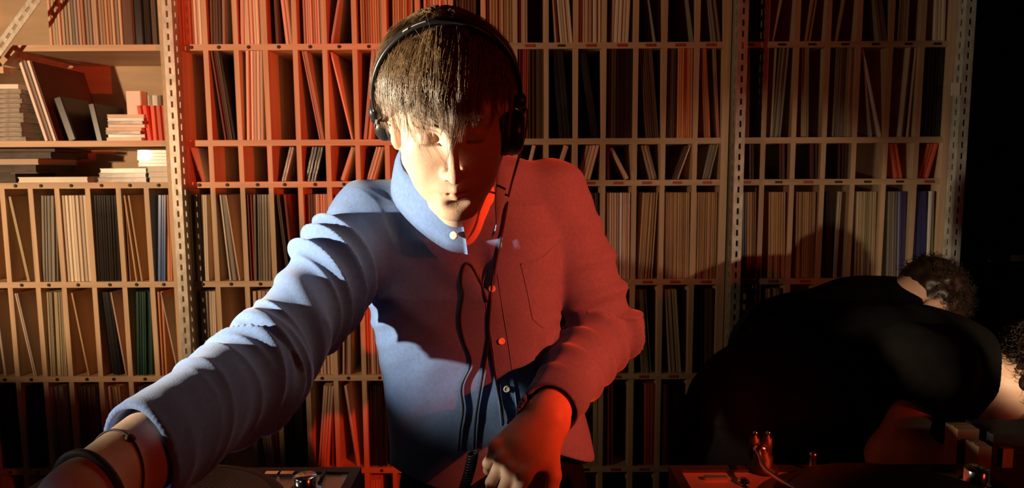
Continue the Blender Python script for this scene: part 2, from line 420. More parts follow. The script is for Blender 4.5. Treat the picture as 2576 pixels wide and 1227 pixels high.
for row, items in SPEC.items():
    ei, vb = NB[row]
    small = row == 'C'
    h = 0.126 if small else SL_H
    zb = EDGE[ei + 1] + BT / 2
    zt = zb + h
    for (ut, ub, w, n, colr) in items:
        yf = YS + (0.012 if not small else 0.02)
        # u is read on the front plane of the sleeves
        vt = vb - (88 if small else 218)
        xt, xb = W(ut, vt, yf).x, W(ub, vb, yf).x
        wm = w / FPX * yf
        # which slot
        um = (xt + xb) / 2 + wm / 2
        bay, slot = None, 0
        for bn, cols in COLS.items():
            for j in range(len(cols) - 1):
                if cols[j] <= um < cols[j + 1]:
                    bay, slot = bn, j
        if bay is None:
            continue
        x_lo, x_hi = COLS[bay][slot], COLS[bay][slot + 1]
        x_lo += 0.0135 if (slot == 0 and bay != 'left') else DT / 2
        x_hi -= 0.0135 if slot == len(COLS[bay]) - 2 else DT / 2
        x_lo += 0.0008; x_hi -= 0.0008
        xb = max(xb, x_lo)
        xt = max(xt, x_lo)
        wm = min(wm, (x_hi - x_lo) * 0.98)
        a = math.atan2(xt - xb, h)
        foot = wm / math.cos(a)
        if xb + foot > x_hi: xb = x_hi - foot
        if xb + h * math.sin(a) + foot > x_hi:
            s_ = max(-0.9, min(0.9, (x_hi - foot - xb) / h)); a = math.asin(s_)
        if xb + h * math.sin(a) < x_lo:
            a = math.asin(max(-0.9, (x_lo - xb) / h))
        th = wm / n
        for i in range(n):
            jy = RND.uniform(-0.004, 0.006)
            zz = zb + (th * math.sin(a) if a > 0 else 0) + 0.0004
            # in a leaning pack the inner sleeves rest on their own lower edge
            sleeves.append(dict(row=row, bay=bay, slot=slot, x=xb + i * th / math.cos(a), y=yf + jy, z=zz, a=a, th=th * 0.93, col=colr, i=i, n=n, small=small,
                                vis=th * (0.35 if small else 1.0), shade=RND.choice((0, 1, 1, 2))))
vis_of = lambda s: s['vis']
lp = sorted([s for s in sleeves if not s['small']], key=vis_of, reverse=True)
single = lp[:295] + [s for s in sleeves if s['small']]
rest = lp[295:]
seen = {}
single.sort(key=lambda s: (s['row'], s['bay'], s['slot'], s['x']))
for s in single:
    k = (s['row'], s['bay'], s['slot'], s['col'], s['small'], 1 if s['a'] > 0.07 else -1 if s['a'] < -0.07 else 0)
    seen.setdefault(k, []).append(s)
for k, lst in seen.items():
    row, bay, slot, colr, small, lean = k
    cn = PAL[colr][0]
    for i, s in enumerate(lst):
        me = ME_CD if small else ME_LP
        o = bpy.data.objects.new('disc_case' if small else 'record_sleeve', me)
        COL.objects.link(o)
        o.location = (s['x'], s['y'], s['z'])
        o.rotation_euler = (0, s['a'], 0)
        o.scale = (s['th'], 1, 1)
        o.material_slots[0].link = 'OBJECT'
        o.material_slots[0].material = REC[colr, s['shade']]
        st = 'leaning right' if lean > 0 else 'leaning left' if lean < 0 else 'standing upright'
        kind = 'disc case' if small else 'record sleeve'
        pre = '' if len(lst) == 1 else ORD[min(i, 17)] + ' '
        tag(o, f"{pre}{cn} {kind} {st}, slot {ORD[slot]} from left, {ROWN[row]} row, {bay} bay".replace('slot ' + ORD[slot], ORD[slot] + ' slot'), 'disc case' if small else 'record', f"{kind}s in the {ROWN[row]} row of the {bay} bay")
# every other sleeve of the packed rows
mats = sorted(set((s['col'], s['shade']) for s in rest))
mb = MB()
sec = [(0.14, 0), (0.86, 0), (1, 0.006), (0.97, SL_D), (0.03, SL_D), (0, 0.006)]
SF = [(5, 4, 3, 2, 1, 0), (6, 7, 8, 9, 10, 11)] + [(i, (i + 1) % 6, 6 + (i + 1) % 6, 6 + i) for i in range(6)]
for s in rest:
    mb.m = mats.index((s['col'], s['shade']))
    ca, sa = math.cos(s['a']), math.sin(s['a'])
    V = []
    for zz in (0, SL_H):
        for x, y in sec:
            x *= s['th']
            V.append((s['x'] + x * ca + zz * sa, s['y'] + y, s['z'] - x * sa + zz * ca))
    mb.add(V, SF)
tag(mb.build('packed_record_sleeves', [REC[m] for m in mats]), 'thin record sleeves packed tightly in the slots of the shelves', 'records', kind='stuff')
print('sleeves', len(sleeves), 'single', len(single))
# ------------------------------------------------------------------ surface modelling tools
def npv(v): return np.array(v, dtype=np.float64)

def cap(a, b, ra, rb=None):
    a, b = npv(a).astype(np.float32), npv(b).astype(np.float32)
    rb = ra if rb is None else rb
    ab = b - a
    L = float(ab @ ab) + 1e-12
    def f(P):
        q = P - a
        t = np.clip((q @ ab) / L, 0, 1)
        d = q - t[..., None] * ab
        return np.sqrt((d * d).sum(-1)) - (ra + (rb - ra) * t)
    return f

def ell(c, r, R=None):
    c, r = npv(c).astype(np.float32), npv(r).astype(np.float32)
    Rm = None if R is None else npv(R).astype(np.float32)
    def f(P):
        q = P - c
        if Rm is not None: q = q @ Rm
        q0 = q / r
        k0 = np.sqrt((q0 * q0).sum(-1)) + 1e-9
        q1 = q0 / r
        k1 = np.sqrt((q1 * q1).sum(-1)) + 1e-9
        return k0 * (k0 - 1) / k1
    return f

def half(p, n):
    p, n = npv(p).astype(np.float32), npv(n).astype(np.float32)
    n = n / np.linalg.norm(n)
    return lambda P: (P - p) @ n

def tor(st):
    """swept elliptical trunk; st rows: z, cx, cy, half width, half depth (z descending)"""
    st = np.array(sorted(st), dtype=np.float32)
    def f(P):
        z = P[..., 2]
        g = lambda k: np.interp(z, st[:, 0], st[:, k]).astype(np.float32)
        a, b = g(3), g(4)
        x, y = (P[..., 0] - g(1)) / a, (P[..., 1] - g(2)) / b
        r = (np.abs(x) ** 2.4 + np.abs(y) ** 2.4) ** (1 / 2.4)
        d = (r - 1) * np.minimum(a, b)
        return np.maximum(d, np.maximum(st[0, 0] - z, z - st[-1, 0]))
    return f

def local(fn, c, Rm):
    c, Rm = npv(c).astype(np.float32), npv(Rm).astype(np.float32)
    return lambda P: fn((P - c) @ Rm)

def smin(a, b, k):
    if k <= 0: return np.minimum(a, b)
    h = np.maximum(k - np.abs(a - b), 0) / k
    return np.minimum(a, b) - h * h * k * 0.25

class Field:
    """list of (mode, function, blend); evaluated block-wise, far primitives skipped"""
    def __init__(s): s.ops = []
    def add(s, f, k=0.01): s.ops.append(('u', f, k)); return s
    def sub(s, f, k=0.005): s.ops.append(('s', f, k)); return s
    def cut(s, f, k=0.0): s.ops.append(('i', f, k)); return s
    def __call__(s, B, C, rad):
        """B (n, m, 3) samples, C (n, 3) block centres"""
        D = np.full(B.shape[:2], 1.0, dtype=np.float32)
        for mode, f, k in s.ops:
            if mode == 'i':
                D = -smin(-D, -f(B), k)
                continue
            dc = f(C)
            idx = np.nonzero(dc < rad * 3.0 + k + 0.03)[0]
            if len(idx) == 0: continue
            d = f(B[idx])
            if mode == 'u': D[idx] = smin(D[idx], d, k)
            else: D[idx] = -smin(-D[idx], d, k)
        return D

def polygonise(F, lo, hi, h, smooth=2, band=0.006):
    import time; t0_ = time.time()
    lo, hi = npv(lo), npv(hi)
    Bn = 8
    nb = np.ceil((hi - lo) / (h * Bn)).astype(int)
    g = np.stack(np.meshgrid(*[np.arange(n) for n in nb], indexing='ij'), -1).reshape(-1, 3)
    cen = (lo + (g + 0.5) * h * Bn).astype(np.float32)
    rad = h * Bn * 0.5 * math.sqrt(3)
    d = np.concatenate([F(c[:, None, :], c, rad * 6)[:, 0] for c in np.array_split(cen, max(1, len(cen) // 40000))])
    g = g[np.abs(d) < rad * 1.9 + band]
    s = np.arange(Bn + 1)
    off = np.stack(np.meshgrid(s, s, s, indexing='ij'), -1).reshape(-1, 3)
    big = nb * Bn + 2
    key = lambda I: (I[..., 0].astype(np.int64) * big[1] + I[..., 1]) * big[2] + I[..., 2]
    cellk, cellp, quads = [], [], []
    for gb in np.array_split(g, max(1, len(g) // 1500)):
        I = gb[:, None, :] * Bn + off[None]
        P = (lo + I * h).astype(np.float32)
        c = (lo + (gb + 0.5) * h * Bn).astype(np.float32)
        D = F(P, c, rad).reshape(-1, Bn + 1, Bn + 1, Bn + 1)
        ok = (D.min((1, 2, 3)) < 0) & (D.max((1, 2, 3)) > 0)
        D, gb = D[ok], gb[ok]
        if len(D) == 0: continue
        D = np.where(D == 0, 1e-9, D)
        S = D < 0
        m = Bn
        cnt = sum(S[:, i:i + m, j:j + m, k:k + m].astype(np.int8) for i in (0, 1) for j in (0, 1) for k in (0, 1))
        n_, i_, j_, k_ = np.nonzero((cnt > 0) & (cnt < 8))
        base = np.stack([i_, j_, k_], -1)
        acc = np.zeros((len(n_), 3)); num = np.zeros(len(n_))
        for ax in range(3):
            o1, o2 = [a for a in range(3) if a != ax]
            for p in (0, 1):
                for q in (0, 1):
                    e = np.zeros(3, int); e[o1] = p; e[o2] = q
                    A = base + e
                    Bc = A.copy(); Bc[:, ax] += 1
                    da = D[n_, A[:, 0], A[:, 1], A[:, 2]]; db = D[n_, Bc[:, 0], Bc[:, 1], Bc[:, 2]]
                    cr = (da < 0) != (db < 0)
                    t = np.where(cr, da / np.where(cr, da - db, 1), 0)
                    pt = np.tile(e.astype(float), (len(n_), 1)); pt[:, ax] += t
                    acc += pt * cr[:, None]; num += cr
        G = gb[n_] * Bn + base
        cellk.append(key(G)); cellp.append(lo + (G + acc / num[:, None]) * h)
        for ax in range(3):
            sl0 = [slice(None)] + [slice(0, m)] * 3
            sl1 = list(sl0); sl1[ax + 1] = slice(1, m + 1)
            s0, s1 = S[tuple(sl0)], S[tuple(sl1)]
            n2, a, b, c2 = np.nonzero(s0 != s1)
            Ge = gb[n2] * Bn + np.stack([a, b, c2], -1)
            flip = s0[n2, a, b, c2]
            o1, o2 = (ax + 1) % 3, (ax + 2) % 3
            def sh(p, q):
                X = Ge.copy(); X[:, o1] -= p; X[:, o2] -= q
                return key(X)
            Q = np.stack([sh(0, 0), sh(1, 0), sh(1, 1), sh(0, 1)], -1)
            Q[~flip] = Q[~flip][:, ::-1]
            quads.append(Q)
    cellk = np.concatenate(cellk); cellp = np.concatenate(cellp); quads = np.concatenate(quads)
    order = np.argsort(cellk); cellk = cellk[order]; V = cellp[order]
    ix = np.clip(np.searchsorted(cellk, quads), 0, len(cellk) - 1)
    good = (cellk[ix] == quads).all(1)
    Fq = ix[good]
    V = relax(V, Fq, smooth)
    print('poly %.1fs' % (time.time() - t0_), len(V))
    return V, Fq

def largest(V, F):
    lab = np.arange(len(V))
    while True:
        m = lab[F].min(1)
        new = lab.copy()
        for k in range(4): np.minimum.at(new, F[:, k], m)
        new = new[new]
        if (new == lab).all(): break
        lab = new
    ids, cnt = np.unique(lab[F[:, 0]], return_counts=True)
    keep = lab == ids[cnt.argmax()]
    ren = np.cumsum(keep) - 1
    return V[keep], ren[F[keep[F[:, 0]]]]

def relax(V, F, it, lam=0.5):
    if it == 0: return V
    a = np.concatenate([F[:, k] for k in range(4)]); b = np.concatenate([F[:, (k + 1) % 4] for k in range(4)])
    i, j = np.concatenate([a, b]), np.concatenate([b, a])
    n = np.bincount(i, minlength=len(V))[:, None] + 1e-9
    for k in range(it):
        for l in (lam, -lam * 0.9):
            s = np.stack([np.bincount(i, V[j, c], minlength=len(V)) for c in range(3)], -1)
            V = V + l * (s / n - V)
    return V

def normals(V, F):
    n = np.cross(V[F[:, 2]] - V[F[:, 0]], V[F[:, 3]] - V[F[:, 1]])
    N = np.zeros_like(V)
    for k in range(4):
        for c in range(3):
            N[:, c] += np.bincount(F[:, k], n[:, c], minlength=len(V))
    return N / (np.linalg.norm(N, axis=1, keepdims=True) + 1e-12)

def wav(P, s, seed=0):
    """smooth pseudo-noise in -1..1"""
    r = np.random.RandomState(seed)
    q = P * s
    o = np.zeros(len(P))
    for k in range(5):
        d = r.normal(size=3); d /= np.linalg.norm(d)
        e = r.normal(size=3); e /= np.linalg.norm(e)
        o += np.sin(q @ d * r.uniform(0.7, 1.6) + r.uniform(0, 6.28) + 1.2 * np.sin(q @ e * 0.8 + r.uniform(0, 6.28)))
    return o / 3.2

def arm_coords(P, pts):
    """running length along a polyline, distance from it, angle about it"""
    best = np.full(len(P), 9.0); T = np.zeros(len(P)); A = np.zeros(len(P))
    s0 = 0
    ref = np.array([0.0, 0.0, 1.0])
    for a, b in zip(pts[:-1], pts[1:]):
        a, b = npv(a), npv(b)
        ab = b - a; L = np.linalg.norm(ab); d = ab / L
        q = P - a
        t = np.clip(q @ d, 0, L)
        w = q - t[:, None] * d
        r = np.linalg.norm(w, axis=1)
        e = ref - d * (ref @ d); e /= np.linalg.norm(e); g = np.cross(d, e)
        ang = np.arctan2(w @ g, w @ e)
        m = r < best
        best[m] = r[m]; T[m] = s0 + t[m]; A[m] = ang[m]
        s0 += L
    return T, best, A

def np_obj(name, V, F, mat, parent, mi=None):
    """fast quad mesh"""
    me = bpy.data.meshes.new(name)
    base = np.array(LOC[parent.name])
    V = np.ascontiguousarray(V - base, dtype=np.float32)
    F = np.ascontiguousarray(F, dtype=np.int32)
    k = F.shape[1]
    me.vertices.add(len(V)); me.vertices.foreach_set('co', V.ravel())
    me.loops.add(F.size); me.loops.foreach_set('vertex_index', F.ravel())
    me.polygons.add(len(F)); me.polygons.foreach_set('loop_start', np.arange(len(F), dtype=np.int32) * k)
    for m in (mat if isinstance(mat, (list, tuple)) else [mat]):
        me.materials.append(m)
    me.update(calc_edges=True)
    me.polygons.foreach_set('use_smooth', np.ones(len(F), dtype=bool))
    if mi is not None: me.polygons.foreach_set('material_index', np.asarray(mi, dtype=np.int32))
    me.validate()
    me.update()
    o = bpy.data.objects.new(name, me)
    COL.objects.link(o)
    o.parent = parent
    LOC[o.name] = Vector(base)
    return o

def vcol(o, name, C):
    at = o.data.color_attributes.new(name, 'FLOAT_COLOR', 'POINT')
    C4 = np.concatenate([C, np.ones((len(C), 1))], 1).astype(np.float32)
    at.data.foreach_set('color', C4.ravel())

def hand_prims(w, d, n, side, curl, size=1.0, spread=0.16, thumb=0.5):
    """wrist point, finger direction, back-of-hand normal, thumb side (+1/-1 along d x n), curl per joint in degrees"""
    w = npv(w); d = npv(d) / np.linalg.norm(d); n = npv(n); n = n - d * (n @ d); n /= np.linalg.norm(n)
    s = np.cross(d, n) * side
    out = []
    S = size
    roots = [(0.030, 0.088), (0.010, 0.092), (-0.011, 0.088), (-0.030, 0.079)]
    lens = [(0.044, 0.026, 0.021), (0.049, 0.030, 0.022), (0.045, 0.028, 0.022), (0.035, 0.021, 0.019)]
    rad = [(0.0102, 0.0090, 0.0080, 0.0070), (0.0104, 0.0092, 0.0082, 0.0072), (0.0100, 0.0088, 0.0078, 0.0068), (0.0090, 0.0078, 0.0070, 0.0062)]
    for (a, f), rr in zip(roots, rad):
        kn = w + d * f * S + s * a * S + n * 0.003 * S
        out.append((cap(w + s * a * 0.55 * S, kn - n * 0.002 * S, 0.0155 * S, 0.0118 * S), 0.009 * S))
        out.append((cap(kn + n * 0.0015 * S, kn + n * 0.0016 * S, 0.0112 * S), 0.005 * S))
    out.append((cap(w - d * 0.01 * S, w + d * 0.05 * S, 0.024 * S, 0.022 * S), 0.02 * S))
    out.append((cap(w + s * 0.018 * S - n * 0.006 * S, w + d * 0.05 * S + s * 0.034 * S - n * 0.010 * S, 0.018 * S, 0.015 * S), 0.02 * S))   # ball of the thumb
    for i, ((a, f), ll, rr) in enumerate(zip(roots, lens, rad)):
        p = w + d * f * S + s * a * S + n * 0.001 * S
        fd = d + s * (a / 0.03) * spread; fd /= np.linalg.norm(fd)
        cu = curl[i] if hasattr(curl[0], '__len__') else curl
        ang = 0
        for j in range(3):
            ang += math.radians(cu[j])
            dd = fd * math.cos(ang) - n * math.sin(ang)
            q = p + dd * ll[j] * S
            out.append((cap(p, q, rr[j] * S, rr[j + 1] * S), 0.004 * S if j else 0.008 * S))
            p = q
    p = w + d * 0.03 * S + s * 0.030 * S - n * 0.008 * S
    for j, (L, r0, r1) in enumerate(((0.042, 0.0145, 0.0115), (0.032, 0.0112, 0.0098), (0.026, 0.0098, 0.0078))):
        dd = d * (0.75 + 0.15 * j) + s * (0.75 - 0.35 * j) - n * (0.35 + thumb * 0.3 * j)
        dd /= np.linalg.norm(dd)
        q = p + dd * L * S
        out.append((cap(p, q, r0 * S, r1 * S), 0.01 * S if j == 0 else 0.004 * S))
        p = q
    return out
# ------------------------------------------------------------------ person in the blue shirt
def skin_mat(name, base, rough=0.45):
    m = mk(name, base, rough, 0.35, 0.06, (70, 70, 70), bump=0.12, bscale=(420, 420, 420), sss=0.25)
    nt = m.node_tree
    b = nt.nodes['Principled BSDF']
    rp = [n for n in nt.nodes if n.type == 'VALTORGB'][0]
    at = nt.nodes.new('ShaderNodeVertexColor'); at.layer_name = 'tint'
    mx = nt.nodes.new('ShaderNodeMix'); mx.data_type = 'RGBA'; mx.blend_type = 'MULTIPLY'; mx.inputs[0].default_value = 1.0
    nt.links.new(rp.outputs['Color'], mx.inputs[6]); nt.links.new(at.outputs['Color'], mx.inputs[7])
    nt.links.new(mx.outputs[2], b.inputs['Base Color'])
    return m
M['skin'] = skin_mat('fair_skin', (0.66, 0.45, 0.33))
M['shirt'] = mk('blue_chambray', (0.118, 0.205, 0.43), 0.85, 0.15, 0.10, (160, 160, 160), bump=0.22, bscale=(700, 700, 700), sheen=0.25)
M['button'] = mk('pearl_button', (0.80, 0.74, 0.64), 0.25, 0.5, 0.05)
M['trouser'] = mk('black_trousers', (0.004, 0.004, 0.004), 0.95, 0.02, 0.2, (200, 200, 200))
M['hair'] = mk('brown_hair', (0.21, 0.135, 0.070), 0.40, 0.45, 0.35, (90, 90, 90))
hr0 = np.random.RandomState(2)
M['lash'] = mk('lash_hair', (0.13, 0.08, 0.045), 0.6, 0.3)
M['eye'] = mk('eye', (0.30, 0.26, 0.22), 0.15, 0.5, 0.1)
M['shoe'] = mk('black_shoe', (0.02, 0.018, 0.016), 0.5)

man = thing('person', 'person in blue collarless shirt and headphones leaning over the decks', 'person', (W(1235, 900, 1.36).x, 1.36, 0))

def head_frame(pitch, yaw, roll):
    p, y, r = math.radians(pitch), math.radians(yaw), math.radians(roll)
    f = Vector((math.sin(y) * math.cos(p), -math.cos(y) * math.cos(p), -math.sin(p)))
    x = Vector((math.cos(y), math.sin(y), 0))
    u = f.cross(x) * -1
    if u.z < 0: u = -u
    x2 = x * math.cos(r) - u * math.sin(r)
    u2 = u * math.cos(r) + x * math.sin(r)
    return np.array([x2, f, u2]).T        # columns: right, face, up

HC = npv(W(1130, 292, 0.985))
HR = head_frame(25, 7, -5)
hl = lambda x, y, z: HC + HR @ np.array([x, y, z])      # head-local -> place

def H_ell(c, r): return ell(hl(*c), r, HR)
def H_cap(a, b, ra, rb=None): return cap(hl(*a), hl(*b), ra, rb)

# skeleton
ShA = npv(W(930, 556, 1.265)); ElA = npv(W(645, 938, 0.95)); WrA = npv(W(200, 1258, 0.65))
ShB = npv(W(1385, 492, 1.31)); ElB = npv(W(1520, 832, 1.335)); WrB = npv(W(1378, 1040, 1.055))
NB0 = npv(W(1140, 455, 1.235))
HipC = npv(W(1235, 1250, 1.37))
print('arm lengths', np.linalg.norm(ElA - ShA), np.linalg.norm(WrA - ElA), np.linalg.norm(ElB - ShB), np.linalg.norm(WrB - ElB))
STAT = [  # z, cx, cy, half width, half depth of the shirted trunk
    (1.475, -0.100, 1.285, 0.070, 0.050), (1.44, -0.098, 1.28, 0.150, 0.085), (1.38, -0.096, 1.275, 0.188, 0.110), (1.28, -0.092, 1.275, 0.184, 0.122),
    (1.18, -0.084, 1.285, 0.175, 0.122), (1.05, -0.055, 1.305, 0.196, 0.122), (0.93, -0.042, 1.325, 0.206, 0.130), (0.80, -0.040, 1.34, 0.212, 0.135)]

body = Field()
# skull and face
body.add(H_ell((0, -0.020, 0.040), (0.076, 0.097, 0.086)), 0.02)
body.add(H_ell((0, 0.022, -0.012), (0.066, 0.070, 0.092)), 0.03)
body.add(H_ell((0, 0.040, 0.050), (0.062, 0.052, 0.050)), 0.03)          # forehead
for s in (-1, 1):
    body.add(H_cap((s * 0.056, 0.000, -0.062), (s * 0.016, 0.076, -0.104), 0.018, 0.014), 0.035)   # jaw
    body.add(H_ell((s * 0.043, 0.054, -0.022), (0.022, 0.022, 0.022)), 0.025)                     # cheekbone
    body.add(H_ell((s * 0.032, 0.060, -0.058), (0.024, 0.024, 0.026)), 0.03)
body.add(H_ell((0, 0.078, -0.105), (0.021, 0.017, 0.017)), 0.022)        # chin
body.add(H_cap((-0.036, 0.074, 0.026), (0.036, 0.074, 0.026), 0.0135), 0.018)   # brow
body.add(H_ell((0, 0.080, -0.070), (0.027, 0.021, 0.026)), 0.018)        # muzzle
for s in (-1, 1):
    body.sub(H_ell((s * 0.031, 0.099, 0.004), (0.0190, 0.0165, 0.0130)), 0.014)
    body.add(H_ell((s * 0.031, 0.0735, 0.002), (0.0150, 0.0140, 0.0128)), 0.004)      # lids over the eyeball
    body.sub(H_ell((s * 0.031, 0.0905, -0.0046), (0.0115, 0.006, 0.0016)), 0.0015)    # opening
body.add(H_cap((0, 0.087, 0.014), (0, 0.116, -0.036), 0.0066, 0.0080), 0.013)   # nose
body.add(H_ell((0, 0.1195, -0.041), (0.0095, 0.0100, 0.0090)), 0.007)
for s in (-1, 1):
    body.add(H_ell((s * 0.0120, 0.1035, -0.044), (0.0070, 0.011, 0.0074)), 0.007)
    body.sub(H_ell((s * 0.0062, 0.1115, -0.0515), (0.0034, 0.0058, 0.0042)), 0.003)
body.sub(H_cap((0, 0.1055, -0.053), (0, 0.104, -0.062), 0.0028), 0.005)   # philtrum
# lips
for s in (-1, 1):
    body.add(H_cap((0.0, 0.0985, -0.0685), (s * 0.023, 0.0865, -0.0735), 0.0052, 0.0026), 0.006)
    body.add(H_cap((0.0, 0.0965, -0.0805), (s * 0.019, 0.0875, -0.0770), 0.0064, 0.0030), 0.006)
    body.sub(H_cap((0.0, 0.1045, -0.0743), (s * 0.025, 0.0905, -0.0750), 0.0016, 0.0010), 0.0028)
body.sub(H_ell((0, 0.099, -0.0915), (0.016, 0.006, 0.005)), 0.010)       # hollow under the lip
# ears
for s in (-1, 1):
    body.add(H_ell((s * 0.0790, -0.006, -0.006), (0.0095, 0.021, 0.035)), 0.008)
    body.add(H_cap((s * 0.0875, -0.021, 0.018), (s * 0.0855, -0.017, -0.022), 0.0048, 0.0042), 0.006)
    body.add(H_cap((s * 0.0785, 0.000, -0.032), (s * 0.0785, -0.004, -0.040), 0.0078, 0.0064), 0.006)
    body.sub(H_ell((s * 0.0895, -0.004, -0.004), (0.0055, 0.010, 0.018)), 0.005)
# neck and the trunk beneath the clothes
body.add(cap(hl(0, -0.030, -0.045), NB0 + npv((0, 0.02, -0.02)), 0.056, 0.060), 0.03)
body.add(cap(hl(0, 0.030, -0.075), NB0 + npv((0.010, -0.055, -0.075)), 0.028, 0.034), 0.045)
for s, q in ((-1, ShA), (1, ShB)):
    body.add(cap(hl(s * 0.045, -0.02, -0.07), NB0 + npv((s * 0.012, -0.075, -0.075)), 0.012, 0.010), 0.02)   # neck tendons
body.add(cap(NB0 + npv((0, 0, -0.03)), ShA + npv((0.03, 0, -0.02)), 0.05, 0.04), 0.04)
body.add(cap(NB0 + npv((0, 0, -0.03)), ShB + npv((-0.03, 0, -0.02)), 0.05, 0.04), 0.04)
body.add(ell((-0.09, 1.265, 1.33), (0.155, 0.085, 0.13)), 0.05)
body.add(cap((-0.07, 1.29, 1.25), HipC, 0.095, 0.11), 0.05)
for a, b, c, r in ((ShA, ElA, WrA, 1), (ShB, ElB, WrB, 1)):
    body.add(cap(a, b, 0.045, 0.040), 0.03)
    m = b + (c - b) * 0.35
    body.add(cap(b, m, 0.042, 0.053 if a is ShA else 0.043), 0.03)
    body.add(cap(m, c, 0.053 if a is ShA else 0.043, 0.039 if a is ShA else 0.031), 0.03)
# hand of the reaching arm: relaxed, fingers resting on the left deck
dA = (WrA - ElA) / np.linalg.norm(WrA - ElA)
HANDA = (WrA + dA * 0.004, dA * 0.75 + npv((0.05, -0.10, -0.55)), npv((-0.35, -0.35, 0.85)), -1, [(22, 30, 20), (24, 32, 22), (26, 34, 24), (28, 36, 26)])
# hand on the mixer: back of the hand towards the camera, fingers curled down
HANDB = (WrB + npv((-0.004, -0.004, -0.004)), npv((-0.62, -0.42, -0.62)), npv((-0.22, -0.74, 0.60)), -1, [(38, 26, 16), (40, 28, 18), (42, 30, 20), (44, 32, 22)])
for hp, S in ((HANDA, 1.0), (HANDB, 1.06)):
    for f, k in hand_prims(*hp, size=S):
        body.add(f, k)
V, F = polygonise(body, (-0.62, 0.40, 0.74), (0.33, 1.52, 1.80), 0.0022, 2)
print('body', len(V), len(F))
tint = np.ones((len(V), 3))
Lc = (V - HC) @ HR
def blob(c, r, colr, amt):
    q = (Lc - np.array(c)) / np.array(r)
    w = np.exp(-(q * q).sum(1)) * amt
    global tint
    tint = tint * (1 - w[:, None]) + np.array(colr) * tint * w[:, None]
blob((0, 0.097, -0.074), (0.021, 0.02, 0.008), (0.85, 0.55, 0.50), 0.8)
blob((0, 0.115, -0.042), (0.016, 0.02, 0.012), (1.0, 0.82, 0.78), 0.6)
for s in (-1, 1):
    blob((s * 0.045, 0.07, -0.03), (0.02, 0.02, 0.02), (1.0, 0.86, 0.82), 0.5)
    blob((s * 0.031, 0.088, 0.0), (0.018, 0.02, 0.012), (0.86, 0.74, 0.70), 0.6)
    blob((s * 0.034, 0.088, 0.026), (0.017, 0.02, 0.0045), (0.45, 0.38, 0.32), 0.75)
    blob((s * 0.08, -0.01, -0.005), (0.02, 0.03, 0.035), (1.0, 0.80, 0.76), 0.6)
blob((0, 0.08, -0.10), (0.045, 0.05, 0.03), (0.90, 0.86, 0.84), 0.4)
bo = np_obj('body', V, F, M['skin'], man)
vcol(bo, 'tint', tint)
BVH_BODY = BVHTree.FromPolygons(V.tolist(), F.tolist())
for s in (-1, 1):   # eyeballs behind the half-closed lids, lashes
    MB().lathe(hl(s * 0.031, 0.0735, 0.000), HR[:, 1], [(0.0005, 0.0112), (0.004, 0.0104), (0.0075, 0.0082), (0.0100, 0.0048), (0.0110, 0.0)], 20).build('eyeball', M['eye'], man, True)
    lm = MB()
    for k in range(26):
        t = -1 + 2 * k / 25 + hr0.normal() * 0.02
        a = hl(s * 0.031 + t * 0.0120, 0.0885 - 0.006 * t * t, -0.0034 - 0.0012 * t * t)
        b = a + HR @ np.array([t * 0.002 + hr0.normal() * 0.0006, 0.0034, -0.0034])
        lm.tube([a, (a + b) / 2 + HR @ np.array([0, 0.0006, -0.0006]), b], [0.00022, 0.0002, 0.00005], 4)
    lm.build('eyelashes', M['lash'], man)

# ---- shirt
shirt = Field()
shirt.add(tor(STAT), 0.02)
shirt.add(cap(NB0 + npv((-0.045, 0.02, -0.035)), ShA + npv((0.0, 0.01, -0.002)), 0.050, 0.066), 0.05)
shirt.add(cap(NB0 + npv((0.052, 0.03, 0.000)), ShB + npv((-0.005, 0.0, -0.010)), 0.056, 0.066), 0.05)
mA = ElA + (WrA - ElA) * 0.74
shirt.add(cap(ShA, ElA, 0.074, 0.068), 0.032)
shirt.add(cap(ElA, mA + dA * 0.03, 0.070, 0.060), 0.03)
shirt.cut(lambda P: np.where((P[..., 0] < -0.30) & (P[..., 1] < 0.95), (P - mA.astype(np.float32)) @ (dA * 0.93 + npv((-0.25, 0, 0.12))).astype(np.float32), -1.0).astype(np.float32))
mB = ElB + (WrB - ElB) * 0.95
dB = (WrB - ElB) / np.linalg.norm(WrB - ElB)
shirt.add(cap(ShB, ElB, 0.074, 0.069), 0.012)
shirt.add(cap(ElB, mB + dB * 0.02, 0.066, 0.046), 0.016)
shirt.cut(lambda P: np.where((P[..., 0] > 0.02) & (P[..., 1] < 1.22) & (np.linalg.norm(P - mB.astype(np.float32), axis=-1) < 0.10), (P - mB.astype(np.float32)) @ dB.astype(np.float32), -1.0).astype(np.float32))
# hollows at the cuffs and the neck
shirt.sub(cap(mA - dA * 0.05, mA + dA * 0.1, 0.053, 0.056), 0.004)
shirt.sub(cap(mB - dB * 0.05, mB + dB * 0.1, 0.040, 0.043), 0.003)
shirt.sub(cap(NB0 + npv((0, -0.01, -0.055)), hl(0, -0.02, -0.06), 0.050, 0.060), 0.012)
vA = npv(W(1184, 566, 1.125)); vB = npv(W(1222, 716, 1.168))
shirt.sub(cap(vA + npv((0.004, 0, 0)), vB, 0.038, 0.011), 0.008)
shirt.cut(lambda P: (hemz(P) - P[..., 2]).astype(np.float32))
def hemz(P):
    x = P[..., 0]
    return np.interp(x, [-0.3, -0.20, -0.10, -0.03, 0.03, 0.09, 0.16, 0.25], [0.930, 0.925, 0.905, 0.955, 0.990, 0.975, 0.930, 0.930])
V, F = polygonise(shirt, (-0.58, 0.62, 0.78), (0.34, 1.54, 1.60), 0.0025, 2, 0.035)
V, F = largest(V, F)
print('shirt', len(V), len(F))
N = normals(V, F)
def ridge(x, sharp=2.0):
    return (0.5 + 0.5 * np.sin(x)) ** sharp
disp = np.zeros(len(V))
